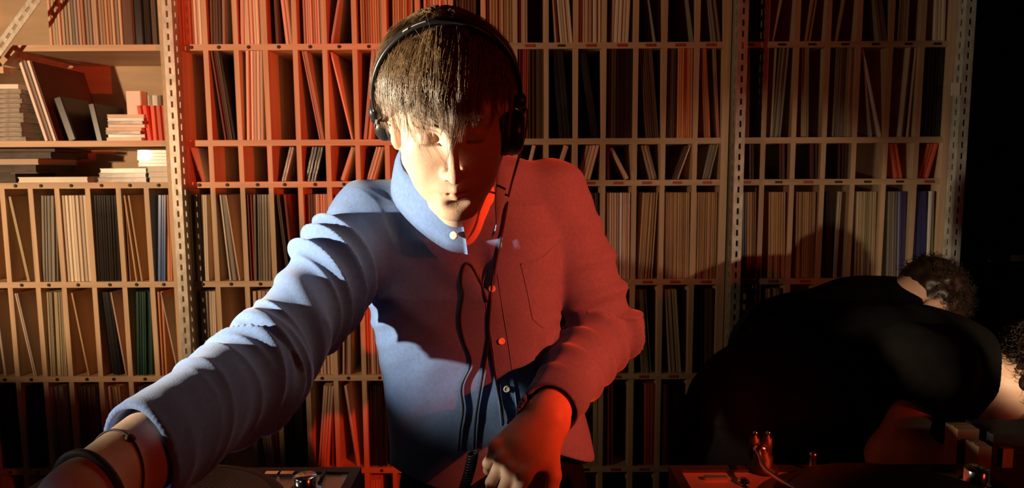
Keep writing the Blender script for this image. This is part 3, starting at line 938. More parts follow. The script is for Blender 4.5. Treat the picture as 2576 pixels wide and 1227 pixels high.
# reaching sleeve: spiralling drag folds
T, R_, A_ = arm_coords(V, [ShA, ElA, WrA])
wA = np.clip((0.10 - R_) / 0.02, 0, 1) * np.clip((T - 0.00) / 0.06, 0, 1) * np.clip((np.linalg.norm(mA - ShA) + 0.06 - T) / 0.03, 0, 1)
wA *= (V[:, 1] < 1.27)
seamfade = np.clip((math.pi - np.abs(A_)) / 0.5, 0, 1)
def ridged(a, b, seed):
    Q = np.stack([a, b, 0 * a], -1)
    return (1 - np.clip(np.abs(wav(Q, 1.0, seed)), 0, 1)) ** 2
lenA = np.linalg.norm(ElA - ShA)
lowr = np.clip(1.25 - (T - lenA) / 0.16, 0.25, 1)
f1 = ridged(T * 46 + 1.3 * A_ + 1.2 * wav(V, 8, 91), A_ * 0.8 + T * 6, 3)
f2 = ridged(T * 95 + 2.0 * A_ + 4 + 1.5 * wav(V, 10, 92), A_ * 1.3 + T * 12, 8)
disp += wA * seamfade * lowr * ((0.014 + 0.009 * wav(V, 9, 93)) * (f1 - 0.42) * 1.15 + 0.0065 * (f2 - 0.4))
disp += wA * seamfade * 0.006 * np.exp(-((T - lenA) / 0.06) ** 2) * (ridge(T * 110 + 2.0 * np.cos(A_), 1.6) - 0.4)
# other sleeve: folds gathered in the crook of the elbow
T, R_, A_ = arm_coords(V, [ShB, ElB, WrB])
wB = np.clip((0.095 - R_) / 0.02, 0, 1) * (V[:, 0] > 0.04) * np.clip((T - 0.02) / 0.08, 0, 1) * np.clip((np.linalg.norm(ElB - ShB) + np.linalg.norm(mB - ElB) - 0.035 - T) / 0.03, 0, 1)
lenB = np.linalg.norm(ElB - ShB)
crook = np.exp(-((T - lenB) / 0.07) ** 2)
disp += wB * ((0.007 + 0.015 * crook) * (ridge(T * 95 + 1.5 * np.sin(A_ - 0.5) + 1.6 * wav(V, 14, 11), 2.2) - 0.38) + 0.003 * wav(V, 26, 12))
# trunk: drag lines from the reaching shoulder, soft drapes lower down
tr = 1 - np.clip(np.maximum(wA, wB) * 1.2, 0, 1)
q = (V[:, 0] + 0.26) * 0.62 + (V[:, 2] - 1.42) * 0.78           # runs across the diagonal folds
up_ = np.clip((V[:, 2] - 1.15) / 0.15, 0, 1)
disp += tr * up_ * 0.0055 * (ridge(q * 62 + 1.4 * wav(V, 9, 21), 2.5) - 0.35) * np.clip((0.06 - V[:, 0]) / 0.14, 0.5, 1)
disp += tr * (1 - up_) * 0.005 * wav(V * np.array([1, 1, 0.35]), 24, 31)
disp += tr * 0.0016 * wav(V, 60, 33)
# armpit creases
for c, r, sg in ((W(905, 800, 1.2), 0.07, 1), (W(1405, 790, 1.27), 0.06, 1)):
    dd = np.linalg.norm(V - npv(c), axis=1)
    disp += 0.007 * np.exp(-(dd / r) ** 2) * (ridge((V[:, 2] - V[:, 0] * 0.5) * 150 + wav(V, 20, 41), 1.5) - 0.5)
V = V + N * disp[:, None]
V = relax(V, F, 1)
sh = np_obj('shirt', V, F, M['shirt'], man)
BVH_SHIRT = BVHTree.FromPolygons(V.tolist(), F.tolist())

def on_shirt(u, v, off=0.0, fallback=1.2):
    d = ray(u, v).normalized()
    h = BVH_SHIRT.ray_cast(CAM, d)
    if h[0] is None: return W(u, v, fallback) - d * off, -d
    return h[0] - d * off, h[1]

# band collar (standing), open at the front
def band(pts_low, pts_top, n, thick, name, parent, mat):
    lo, hi = spline(pts_low, n), spline(pts_top, n)
    Vb, Fb = [], []
    rows = 5
    C = sum(npv(p) for p in pts_low) / len(pts_low)
    for i in range(n):
        out = lo[i] - C; out[2] = 0; out /= np.linalg.norm(out) + 1e-9
        for s in (0, 1):
            for r in range(rows):
                t = r / (rows - 1)
                Vb.append(lo[i] * (1 - t) + hi[i] * t + out * (thick * (s - 0.5) + 0.003 * math.sin(t * math.pi) + 0.0014 * math.sin(i * 0.55 + r)))
    k = rows * 2
    for i in range(n - 1):
        for r in range(rows - 1):
            a = i * k + r
            Fb.append((a, a + 1, a + k + 1, a + k))
            a = i * k + rows + r
            Fb.append((a + 1, a, a + k, a + k + 1))
        for r0, r1 in ((0, rows), (rows - 1, 2 * rows - 1)):
            Fb.append((i * k + r0, i * k + r1, (i + 1) * k + r1, (i + 1) * k + r0))
    for i in (0, n - 1):
        for r in range(rows - 1):
            Fb.append((i * k + r, i * k + r + 1, i * k + rows + r + 1, i * k + rows + r))
    return obj(name, Vb, Fb, mat, parent, True)
low = [W(1176, 640, 1.118), W(1112, 622, 1.115), W(1036, 562, 1.135), W(984, 480, 1.19), W(1010, 395, 1.265), W(1090, 370, 1.325), W(1180, 365, 1.325), W(1250, 385, 1.265), W(1268, 450, 1.19), W(1262, 520, 1.145), W(1236, 596, 1.125)]
top = [W(1162, 554, 1.105), W(1128, 530, 1.10), W(1072, 478, 1.115), W(1014, 420, 1.165), W(1022, 350, 1.24), W(1092, 325, 1.30), W(1180, 320, 1.30), W(1240, 340, 1.24), W(1256, 405, 1.175), W(1246, 480, 1.13), W(1250, 560, 1.115)]
band(low, top, 60, 0.003, 'collar_band', sh, M['shirt'])

def shirt_button(u, v, r=0.0062):
    p, n = on_shirt(u, v)
    n = npv(n); n = n / np.linalg.norm(n)
    if n @ npv(ray(u, v)) > 0: n = -n
    p = npv(p) + n * 0.0012
    MB().lathe(p, n, [(r * 0.9, -0.001), (r, 0.0005), (r, 0.0018), (r * 0.75, 0.0024), (r * 0.6, 0.0018), (r * 0.1, 0.0017)], 18).build('button', M['button'], sh, True)
for u, v in ((1238, 727), (1261, 857), (1275, 977), (1283, 1080)):
    shirt_button(u, v)
cb = npv(W(1142, 592, 1.098))
MB().lathe(cb, (-0.1, -1, 0.15), [(0.006, -0.002), (0.0068, 0.0), (0.0068, 0.0016), (0.005, 0.0024), (0.001, 0.002)], 18).build('button', M['button'], sh, True)

def strip_on_shirt(uvs, width_px, n, lift, name, mat, parent, half_px=None):
    P = spline([(u, v, 0) for u, v in uvs], n)
    Vb, Fb = [], []
    for i, p in enumerate(P):
        for s in (-1, 0, 1):
            q, nn = on_shirt(p[0] + s * width_px / 2, p[1], lift)
            Vb.append(q)
    for i in range(n - 1):
        for s in (0, 1):
            a = i * 3 + s
            Fb.append((a, a + 1, a + 4, a + 3))
    k = len(Vb)
    back = [npv(q) + npv(ray(1200, 800).normalized()) * (lift + 0.003) for q in Vb]
    Vb += back
    Fb += [tuple(reversed([i + k for i in f])) for f in Fb]
    for i in range(n - 1):
        for s in (0, 2):
            Fb.append((i * 3 + s, (i + 1) * 3 + s, (i + 1) * 3 + s + k, i * 3 + s + k))
    return obj(name, Vb, Fb, mat, parent, True)
def seam(uvs, n, r, name):
    pts = [npv(on_shirt(p[0], p[1], 0.0004)[0]) for p in spline([(u, v, 0) for u, v in uvs], n)]
    MB().tube(pts, r, 6).build(name, M['shirt'], sh, True)
seam([(1206, 690), (1222, 760), (1239, 870), (1250, 960), (1262, 1070)], 50, 0.0011, 'placket_seam')
seam([(1252, 690), (1262, 760), (1280, 870), (1292, 960), (1302, 1040)], 50, 0.0011, 'placket_seam')
seam([(1310, 664), (1360, 650), (1412, 604)], 20, 0.0014, 'pocket_edge')
seam([(1310, 662), (1326, 730), (1340, 802)], 20, 0.0011, 'pocket_edge')
seam([(1340, 802), (1372, 824), (1400, 800)], 20, 0.0011, 'pocket_edge')

# ---- trousers and shoes
tr_ = Field()
tr_.add(tor([(1.00, -0.045, 1.325, 0.165, 0.105), (0.86, -0.040, 1.345, 0.185, 0.125), (0.78, -0.038, 1.35, 0.18, 0.12)]), 0.02)
for s in (-1, 1):
    tr_.add(cap((-0.04 + s * 0.09, 1.35, 0.84), (-0.04 + s * 0.11, 1.34, 0.48), 0.095, 0.068), 0.03)
    tr_.add(cap((-0.04 + s * 0.11, 1.34, 0.48), (-0.04 + s * 0.12, 1.39, 0.08), 0.066, 0.055), 0.02)
V, F = polygonise(tr_, (-0.35, 1.12, 0.0), (0.28, 1.56, 1.02), 0.006, 2)
V = V + normals(V, F) * (0.004 * wav(V, 30, 51))[:, None]
np_obj('trousers', V, F, M['trouser'], man)
for s in (-1, 1):
    sf = Field()
    x = -0.04 + s * 0.125
    sf.add(cap((x, 1.40, 0.05), (x + s * 0.02, 1.22, 0.035), 0.045, 0.038), 0.02)
    sf.add(cap((x, 1.40, 0.05), (x, 1.40, 0.12), 0.042, 0.046), 0.02)
    sf.cut(lambda P: 0.002 - P[..., 2])
    V, F = polygonise(sf, (x - 0.1, 1.12, -0.01), (x + 0.1, 1.5, 0.2), 0.006, 1)
    np_obj('shoe', V, F, M['shoe'], man)
# ---- hair: real strands laid over the skull in locks
def hair_mesh(name, strands, parent, mat):
    """strands: list of (n,3) arrays and root radius; three-sided tapered tubes"""
    VV, FF, base = [], [], 0
    for P, r in strands:
        n = len(P)
        t = np.gradient(P, axis=0); t /= np.linalg.norm(t, axis=1, keepdims=True) + 1e-12
        ref = np.array([0.31, 0.77, 0.55])
        e = np.cross(t, ref); e /= np.linalg.norm(e, axis=1, keepdims=True) + 1e-12
        g = np.cross(t, e)
        rr = r * np.clip(1.15 - np.linspace(0, 1, n) ** 2.2, 0.12, 1)[:, None]
        ring = np.stack([P + rr * (math.cos(a) * e + math.sin(a) * g) for a in (0, 2.094, 4.189)], 1)
        VV.append(ring.reshape(-1, 3))
        i = np.arange(n - 1)[:, None] * 3 + base
        for k in range(3):
            FF.append(np.concatenate([i + k, i + (k + 1) % 3, i + 3 + (k + 1) % 3, i + 3 + k], 1))
        base += n * 3
    return np_obj(name, np.concatenate(VV), np.concatenate(FF), mat, parent)

hr = np.random.RandomState(5)
SK_C = np.array([0, -0.016, 0.038]); SK_R = np.array([0.079, 0.101, 0.089])
def skull(th, ph, off):
    """th: angle from the crown (whorl at the back of the top), ph: direction, 0 = towards the face, + = camera right"""
    tilt = math.radians(-22)        # whorl lies behind the vertex
    d = np.stack([np.sin(th) * np.sin(ph), np.sin(th) * np.cos(ph), np.cos(th)], -1)
    y = d[..., 1] * math.cos(tilt) + d[..., 2] * math.sin(tilt)
    z = -d[..., 1] * math.sin(tilt) + d[..., 2] * math.cos(tilt)
    d = np.stack([d[..., 0], y, z], -1)
    return SK_C + d * (SK_R + np.asarray(off)[..., None])
def strand_path(th0, th1, ph0, dph, off0, off1, drop, n=9, wig=0.0, droptilt=(0, 0, 0), nt=5):
    s = np.linspace(0, 1, n)
    th = th0 + (th1 - th0) * s
    ph = ph0 + dph * s ** 1.3
    off = off0 + (off1 - off0) * np.sin(np.minimum(s * 1.25, 1) * math.pi / 2)
    P = skull(th, ph, off)
    P = HC + P @ HR.T
    # the free end hangs under gravity beyond the hairline
    if drop > 0:
        k = np.linspace(0, 1, nt + 1)[1:]
        d0 = P[-1] - P[-2]; d0 /= np.linalg.norm(d0)
        tail = [P[-1]]
        for j in k:
            dd = d0 * (1 - j) * 0.9 + (np.array([0, 0, -1.0]) + np.array(droptilt)) * (0.35 + j)
            dd /= np.linalg.norm(dd)
            tail.append(tail[-1] + dd * drop / nt)
        P = np.concatenate([P, np.array(tail[1:])])
    m = len(P)
    w = np.linspace(0, 1, m)[:, None]
    P = P + wig * np.sin(w * hr.uniform(3, 7) + hr.uniform(0, 6.28, 3)) * w
    return P
strands = []
def lock(th0, th1, ph, dph, off, drop, count, spread, r=0.00024, conv=0.75, wig=0.003, droptilt=(0, 0, 0), tipvar=0.06):
    """a lock of strands that share a middle line and gather towards the tip"""
    mid = strand_path(th0, th1, ph, dph, off * 0.5, off, drop, wig=wig, droptilt=droptilt)
    m = len(mid)
    s = np.linspace(0, 1, m)[:, None]
    for c in range(count):
        j = strand_path(max(0.02, th0 + hr.normal() * 0.10), th1 + hr.normal() * tipvar, ph + hr.normal() * spread, dph + hr.normal() * 0.05, off * hr.uniform(0.25, 0.6), off * hr.uniform(0.75, 1.1), drop * hr.uniform(0.75, 1.05), wig=0.0015, droptilt=droptilt)
        if len(j) != m: continue
        k = conv * s ** 1.4
        strands.append((j * (1 - k) + mid * k, r * hr.uniform(0.75, 1.25)))
R_ = math.radians
# main cover: locks flowing out from the whorl; the front ones swept to the camera-left side
for layer, (off, cnt) in enumerate(((0.013, 150), (0.018, 150), (0.022, 110))):
    for k in range(cnt):
        ph = hr.uniform(-math.pi, math.pi)
        front = max(0.0, math.cos(ph))
        side = abs(math.sin(ph))
        th_end = R_(84) + R_(6) * front + hr.normal() * R_(9)
        if math.cos(ph) < -0.2: th_end = R_(112) + hr.normal() * R_(6)
        elif side > 0.8: th_end = R_(88) + hr.normal() * R_(5)
        dph = (-0.30 * front) + hr.normal() * 0.07
        th0 = hr.uniform(0.03, 0.75) if layer else hr.uniform(0.03, 1.1)
        lock(th0, th_end, ph, dph, off * hr.uniform(0.85, 1.1) * (1 + 0.5 * max(0.0, -math.cos(ph) + 0.25)), 0.012 * front + 0.003, 26, 0.085, conv=hr.uniform(0.35, 0.8), wig=0.005)
# fringe over the forehead, longer to the middle
for k in range(90):
    ph = hr.uniform(-0.95, 0.95)
    th1 = R_(95) + hr.normal() * R_(8)
    drop = hr.uniform(0.0, 0.048) ** 1.0 * (1.1 - 0.25 * abs(ph))
    lock(hr.uniform(0.45, 0.95), th1, ph + 0.30, -0.30 + hr.normal() * 0.14, hr.uniform(0.013, 0.022), drop, 22, 0.045, conv=hr.uniform(0.75, 0.97), droptilt=(hr.normal() * 0.12 - 0.05, 0, 0))
# long loose locks hanging past the eyes and the nose
for ph, drop, tilt, cnt in ((-0.36, 0.088, (0.62, 0.05, 0), 9), (-0.50, 0.062, (0.30, 0, 0), 12), (-0.42, 0.070, (0.40, 0, 0), 8), (0.02, 0.105, (0.06, 0, 0), 10), (0.10, 0.092, (-0.06, 0, 0), 9), (0.24, 0.092, (-0.40, 0, 0), 9), (0.16, 0.070, (-0.2, 0, 0), 10), (-0.62, 0.055, (0.2, 0, 0), 10), (-0.16, 0.040, (0.1, 0, 0), 14), (0.95, 0.050, (-0.05, 0, 0), 12), (0.34, 0.036, (-0.3, 0, 0), 10), (-0.62, 0.034, (0.1, 0, 0), 14), (-0.75, 0.030, (0.15, 0, 0), 14)):
    lock(0.6, R_(104), ph, -0.06, 0.021, drop, cnt, 0.028, r=0.00024, conv=0.90, droptilt=tilt, tipvar=0.02)
# stray hairs
for k in range(26):
    ph = hr.uniform(-math.pi, math.pi)
    strands.append((strand_path(hr.uniform(0.1, 0.8), hr.uniform(1.0, 1.6), ph, hr.normal() * 0.25, 0.018, 0.026, 0, wig=0.004), 0.00022))
cap_f = Field()
cap_f.add(ell(HC + HR @ np.array([0, -0.022, 0.044]), (0.086, 0.106, 0.095), HR), 0.02)
cap_f.add(ell(HC + HR @ np.array([0, -0.050, 0.050]), (0.077, 0.078, 0.082), HR), 0.03)
cap_f.cut(half(hl(0, 0.052, 0.055), HR @ np.array([0, 0.80, -0.60])), 0.01)
cap_f.cut(half(hl(0, 0.0, 0.008), HR @ np.array([0, 0.45, -0.9])), 0.01)
V, F = polygonise(cap_f, HC - 0.2, HC + 0.2, 0.003, 1)
HL = (V - HC) @ HR
V = V + normals(V, F) * (0.0022 * np.sin(np.arctan2(HL[:, 0], HL[:, 1] + 0.04) * 46 + 2 * wav(V, 30, 61)))[:, None]
print('hair strands', len(strands))
hm = hair_mesh('hair', strands, man, M['hair'])
np_obj('hair_underlayer', V, F, M['hair'], man)
# eyebrows
for s in (-1, 1):
    br = []
    for k in range(110):
        t = hr.uniform(0, 1)
        a = np.array([s * (0.012 + 0.036 * t), 0.0965 - 0.020 * t * t - 0.002, 0.0215 + 0.006 * math.sin(t * 2.2) + hr.normal() * 0.0014])
        b = a + np.array([s * (0.005 + 0.003 * t), 0.0004, 0.0028 * (1 - t) - 0.0022 * t])
        br.append((np.stack([HC + HR @ q for q in (a, (a + b) / 2 + np.array([0, 0.0007, 0]), b)]), 0.00028))
    hair_mesh('eyebrow', br, man, M['lash'])

# ------------------------------------------------------------------ headphones
M['black_plastic'] = mk('black_plastic', (0.018, 0.018, 0.020), 0.32, 0.5, 0.15, (40, 40, 40))
M['black_pad'] = mk('black_leatherette', (0.014, 0.013, 0.013), 0.55, 0.4, 0.2, (90, 90, 90), bump=0.2, bscale=(300, 300, 300))
M['chrome'] = mk('chrome', (0.72, 0.70, 0.66), 0.18, 0.5, 0.05, metal=1.0)
M['print'] = mk('pale_print', (0.55, 0.52, 0.47), 0.5, 0.3, 0.05)
M['cable'] = mk('black_cable', (0.012, 0.012, 0.012), 0.4, 0.5, 0.1)
hp = thing('headphones', 'black headphones worn over the brown hair of the person in blue shirt', 'headphones', HC)
# headband arch in the plane through both ears, tilted back a little
NARC = 56
def arch(t, extra=0.0, lat=0.0):
    """t -1..1 from camera-left hinge to camera-right hinge"""
    a = t * R_(97)
    yb = 0.008 + 0.022 * math.cos(a)
    p = np.array([(0.1010 + extra) * math.sin(a), yb + lat, 0.030 + (0.110 + extra) * math.cos(a)])
    return hl(*p)
def arch_band(name, w, t0, t1, ex0, ex1, mat, lat=0.0):
    Vb, Fb = [], []
    n = NARC
    for i in range(n):
        t = t0 + (t1 - t0) * i / (n - 1)
        ww = w * (0.72 + 0.28 * math.cos(t * 1.4))
        for ex, l in ((ex0, -ww), (ex1 - 0.001, -ww * 0.98), (ex1, -ww * 0.7), (ex1, ww * 0.7), (ex1 - 0.001, ww * 0.98), (ex0, ww), (ex0 - 0.0015, ww * 0.6), (ex0 - 0.0015, -ww * 0.6)):
            Vb.append(arch(t, ex, l + lat))
    k = 8
    for i in range(n - 1):
        for j in range(k):
            Fb.append((i * k + j, i * k + (j + 1) % k, (i + 1) * k + (j + 1) % k, (i + 1) * k + j))
    Fb.append(tuple(range(k)))
    Fb.append(tuple((n - 1) * k + j for j in reversed(range(k))))
    return obj(name, Vb, Fb, mat, hp, True)
hb = arch_band('headband', 0.0125, -0.98, 0.98, 0.0, 0.0045, M['black_plastic'])
arch_band('headband_padding', 0.0095, -0.80, 0.80, -0.0045, 0.0005, M['black_pad'])
# small pale mark and lettering on the band
for q, (t, wd) in enumerate(((-0.265, 0.0042), (-0.205, 0.0016), (-0.188, 0.0016), (-0.171, 0.0016), (-0.150, 0.0016), (-0.133, 0.0018), (-0.114, 0.0016))):
    c0 = arch(t, 0.0048, 0.0088); c1 = arch(t + 0.01, 0.0048, 0.0088)
    nx = c1 - c0
    up_n = arch(t, 0.02, 0.0088) - arch(t, 0.0, 0.0088)
    MB().obox(c0, nx, np.cross(nx, up_n), up_n, wd, 0.0030 if q == 0 else 0.0017, 0.0003).build('printed_mark', M['print'], hb)
for s in (-1, 1):
    # hinge ball, yoke and cup; the camera-left cup is pushed back off the ear
    hx = arch(s * 1.0, 0.0)
    ax = HR[:, 0] * s
    MB().lathe(hx - ax * 0.006, ax, [(0.0075, 0), (0.0105, 0.003), (0.0118, 0.009), (0.0105, 0.014), (0.006, 0.017), (0.0058, 0.0155), (0.003, 0.0155)], 24).build('hinge', M['black_plastic'], hp, True)
    if s < 0:
        c = hl(-0.0895, -0.052, -0.026)
        a_in = npv(HR @ np.array([0.93, 0.22, 0.0]))
    else:
        c = hl(0.086, 0.004, -0.030)
        a_in = npv(HR @ np.array([-0.97, -0.05, 0.12]))
    arm = MB().tube([hx + ax * 0.004, hx + ax * 0.006 + HR[:, 2] * -0.012, (hx + c) / 2 + ax * 0.010, c - a_in * 0.018], [0.0042, 0.0045, 0.0042, 0.005], 10)
    arm.build('yoke', M['black_plastic'], hp, True)
    R1 = 0.033 if s > 0 else 0.024
    MB().lathe(c, -a_in, [(R1 * 0.92, -0.002), (R1, 0.002), (R1, 0.010), (R1 * 0.93, 0.016), (R1 * 0.72, 0.020), (R1 * 0.66, 0.0185), (R1 * 0.30, 0.0185), (R1 * 0.26, 0.020), (R1 * 0.05, 0.020)], 40).build('ear_cup', M['black_plastic'], hp, True)
    MB().lathe(c, a_in, [(R1 * 0.98, 0.0), (R1 * 1.05, 0.004), (R1 * 1.05, 0.010), (R1 * 0.95, 0.015), (R1 * 0.72, 0.016), (R1 * 0.58, 0.012), (R1 * 0.5, 0.006)], 40).build('ear_pad', M['black_pad'], hp, True)
    # slotted steel bow between hinge and cup
    MB().tube([hx + HR[:, 1] * 0.005, hx + HR[:, 1] * 0.010 - HR[:, 2] * 0.018 + ax * 0.004, c + HR[:, 2] * R1 * 0.9 - a_in * 0.008], 0.0016, 6).build('steel_bow', M['chrome'], hp, True)

# cable: from the camera-right cup down over the shirt, with loops
def cable_on(uvs, n, r, lift=0.004):
    P = spline([(u, v, 0) for u, v in uvs], n)
    pts = [npv(on_shirt(p[0], p[1], lift, 1.15)[0]) for p in P]
    pts = [pts[0]] + [(pts[i - 1] + 2 * pts[i] + pts[i + 1]) / 4 for i in range(1, n - 1)] + [pts[-1]]
    for _ in range(3):
        pts = [pts[0]] + [(pts[i - 1] + 2 * pts[i] + pts[i + 1]) / 4 for i in range(1, n - 1)] + [pts[-1]]
    return pts
cupB = hl(0.100, 0.010, -0.060)
p0 = [cupB, npv(W(1304, 400, 1.03)), npv(W(1290, 450, 1.08))]
p1 = cable_on([(1280, 490), (1268, 560), (1255, 625), (1240, 700), (1232, 780), (1230, 840), (1243, 930), (1258, 1010), (1270, 1086)], 60, 0.002)
MB().tube(spline(p0 + p1[::3], 90), 0.0021, 8).build('cable', M['cable'], hp, True)
MB().tube(spline([hl(0.108, 0.0, 0.02), npv(W(1312, 250, 0.99)), npv(W(1328, 290, 1.0)), npv(W(1318, 350, 1.0)), npv(W(1306, 395, 1.03))], 40), 0.0016, 8).build('cable', M['cable'], hp, True)
p2 = cable_on([(1232, 840), (1222, 900), (1208, 980), (1196, 1060), (1193, 1135)], 40, 0.002)
MB().tube(p2, 0.0021, 8).build('cable', M['cable'], hp, True)
p3 = cable_on([(1226, 760), (1206, 706), (1184, 664), (1168, 668), (1160, 710), (1166, 740), (1156, 800), (1168, 860), (1186, 910), (1166, 955), (1160, 985), (1166, 1030), (1158, 1080), (1154, 1135)], 80, 0.002)
MB().tube(p3, 0.0019, 8).build('cable', M['cable'], hp, True)
# coiled section at the bottom
cc = []
for i in range(260):
    t = i / 259
    c = npv(W(1190 - 30 * t ** 1.4, 1138 + 110 * t, 1.12 - 0.03 * t))
    a = t * 2 * math.pi * 16
    cc.append(c + np.array([math.cos(a) * 0.0085, math.sin(a) * 0.0085, 0.002 * math.cos(a)]))
MB().tube(cc, 0.0022, 6).build('coiled_cable', M['cable'], hp, True)
# ------------------------------------------------------------------ things on the open shelves at the left
SH = {1: EDGE[1] + BT / 2, 2: EDGE[2] + BT / 2, 3: EDGE[3] + BT / 2}
SGL_H = 0.182
ME_SG = unit_sleeve('single_sleeve', SGL_H, 0.182)
ME_SG.materials[0] = REC['c', 1]
def put(me, name, x, y, z, th, a, mat, label, cat, group=None, sc=(1, 1)):
    o = bpy.data.objects.new(name, me)
    COL.objects.link(o)
    o.location = (x, y, z + (th * math.sin(a) if a > 0 else 0) + 0.0003)
    o.rotation_euler = (0, a, 0)
    o.scale = (th, sc[0], sc[1])
    o.material_slots[0].link = 'OBJECT'
    o.material_slots[0].material = mat
    return tag(o, label, cat, group)
yq = YS + 0.03
x0 = W(120, 60, yq).x; x1 = W(308, 60, yq).x
n = 22
for i in range(n):
    put(ME_SG, 'single_sleeve', x0 + (x1 - x0) * i / n, yq + RND.uniform(-0.004, 0.004), SH[1], (x1 - x0) / n * 0.92, 0, REC[('t', 'p', 'g', 'y')[RND.randrange(4)], RND.randrange(3)],
        f'{ORD[i]} small record sleeve from left, upright row on the top open shelf' if i < 18 else f'{["fourth", "third", "second", "first"][i - 18]} small record sleeve left of the books on the top open shelf', 'record', 'small records on the top open shelf')
for i, (u, w, c, h, nm) in enumerate(((309, 30, 'b', 1.0, 'dark brown'), (340, 22, 'k', 0.98, 'black'), (363, 18, 'S', 0.94, 'shiny black'), (382, 16, 'b', 0.9, 'brown'), (399, 12, 'g', 0.92, 'grey'), (412, 10, 'r', 1.05, 'dark red'))):
    x = W(u, 100, yq).x
    put(ME_SG, 'book', x, yq, SH[1], w / FPX * yq * 0.95, 0, REC[c, 1], f'{nm} book standing on the top open shelf beside the metal post', 'book', 'books on the top open shelf', (0.9, h))
def flat_case(name, u0, u1, v0, v1, y0, depth, mat, label, cat, group=None, skew=0.0):
    """a case or book lying flat: lid, tray and a recessed spine edge"""
    a, b = W(u0, v1, y0), W(u1, v0, y0)
    w, h = b.x - a.x, b.z - a.z
    t = h * 0.18
    mb = MB()
    mb.box(a.x, b.x, y0, y0 + depth, a.z, a.z + t)
    mb.box(a.x + w * 0.01, b.x - w * 0.01, y0 + 0.0015, y0 + depth - 0.002, a.z + t, b.z - t)
    mb.box(a.x, b.x, y0, y0 + depth, b.z - t, b.z)
    V = np.array(mb.V) - np.array(a)
    c, s = math.cos(skew), math.sin(skew)
    V = np.stack([V[:, 0] * c - V[:, 1] * s, V[:, 0] * s + V[:, 1] * c, V[:, 2]], -1) + np.array(a)
    mb.V = [tuple(v) for v in V]
    return tag(mb.build(name, mat, origin=a), label, cat, group)
def zpx(z, u, y):      # image row of height z
    p = Vector((0, y, z)) - CAM
    return CY - FPX * p.dot(UP) / p.dot(FWD) - math.tan(ROLL) * (u - CX)
# stack of flat cases at the far left of the second open shelf
zb = SH[2]
M['clear'] = mk('clear_plastic', (0.30, 0.25, 0.19), 0.3, 0.5, 0.45, (30, 30, 90), coat=0.25)
M['card_white'] = mk('white_card', (0.80, 0.72, 0.60), 0.6, 0.3, 0.06)
M['dark_book'] = mk('dark_book', (0.055, 0.035, 0.022), 0.5, 0.3, 0.5, (20, 20, 60))
M['salmon_card'] = mk('red_card', (0.62, 0.20, 0.13), 0.55, 0.3, 0.2, (30, 30, 30))
yy = YS + 0.02
zs = zb
for i in range(12):
    h = 0.0165
    v1, v0 = zpx(zs, 20, yy), zpx(zs + h, 20, yy)
    flat_case('disc_case', -70 + RND.uniform(-3, 3), 60 + RND.uniform(-5, 5) - i * 1.2, v0, v1, yy, 0.14, M['clear'] if i < 11 else M['card_white'], f'{ORD[i]} flat case from the bottom, tall stack at left edge' , 'disc case', 'tall stack of flat cases at the left edge')
    zs += h + 0.0003
# leaning white record pair, brown cover, black box
for i, (ut, ub, w, c, nm) in enumerate(((44, 112, 9, 'w', 'white record sleeve leaning left, left of a pair, second open shelf'), (56, 124, 7, 'g', 'grey record sleeve leaning between two white ones on second open shelf'), (64, 132, 8, 'w', 'white record sleeve leaning left, right of a pair, second open shelf'), (73, 141, 3, 'b', 'dark brown record cover leaning on the white pair, second open shelf'))):
    xt, xb = W(ut, 165, yy).x, W(ub, 350, yy).x
    a = math.atan2(xt - xb, 0.29)
    put(ME_LP, 'record_sleeve', xb, yy + 0.002 * i, zb, w / FPX * yy, a, REC[c, 1], nm, 'record', 'records leaning on the second open shelf', (0.95, 0.93))
xt, xb = W(126, 250, yy).x, W(166, 350, yy).x
put(ME_LP, 'box_set', xb, yy + 0.012, zb, 0.030, math.atan2(xt - xb, 0.16), REC['k', 2], 'dark box set leaning against the records on the second open shelf', 'box', None, (0.5, 0.50))
xt, xb = W(142, 250, yy).x, W(232, 350, yy + 0.05).x
put(ME_LP, 'box_set', xb, yy + 0.075, zb, 0.024, math.atan2(xt - xb, 0.30) * 0.6, REC['k', 1], 'black box set beside the small stack of discs, second open shelf', 'box', None, (0.6, 0.44))
# small stack of discs
zs = zb
for i in range(8):
    h = 0.0115
    v1, v0 = zpx(zs, 310, yy), zpx(zs + h, 310, yy)
    o_ = RND.uniform(-4, 4)
    flat_case('disc_case', 268 + o_, 358 + o_, v0, v1, yy + 0.004, 0.125, (M['card_white'], M['clear'], M['clear'], REC['c', 1])[i % 4], f'{ORD[i]} disc case from the bottom, small stack beside red spines', 'disc case', 'small stack of discs beside the red spines', RND.uniform(-0.06, 0.06))
    zs += h + 0.0003
c0 = W(316, 280, yy + 0.02); c1 = W(350, 228, yy + 0.02)
tag(MB().box(c0.x, c1.x, yy + 0.03, yy + 0.075, zs, c1.z).box(c0.x + 0.002, c1.x - 0.002, yy + 0.028, yy + 0.03, zs + 0.002, c1.z - 0.002).build('small_carton', M['card_white'], origin=(c0.x, yy + 0.03, zs)), 'small white carton standing on the stack of discs', 'carton')
for i in range(5):
    u = 357 + i * 14
    x = W(u, 300, yy + 0.03).x
    put(ME_CD, 'disc_case', x, yy + 0.02, zb, 0.017, -0.10 if i < 2 else -0.03, REC['R', 1 if i != 2 else 2], f'{ORD[i]} red disc spine from left, standing beside the metal post', 'disc case', 'red disc spines on the second open shelf')
for i in range(4):
    u = 360 + i * 21
    x = W(u, 250, yy + 0.17).x
    o = put(ME_CD, 'video_case', x, yy + 0.17, zb, 0.026, 0, REC['w', 1], f'{ORD[i]} white topped case from left, behind the red disc spines', 'case', 'white topped cases behind the red spines', (1.0, 1.42))
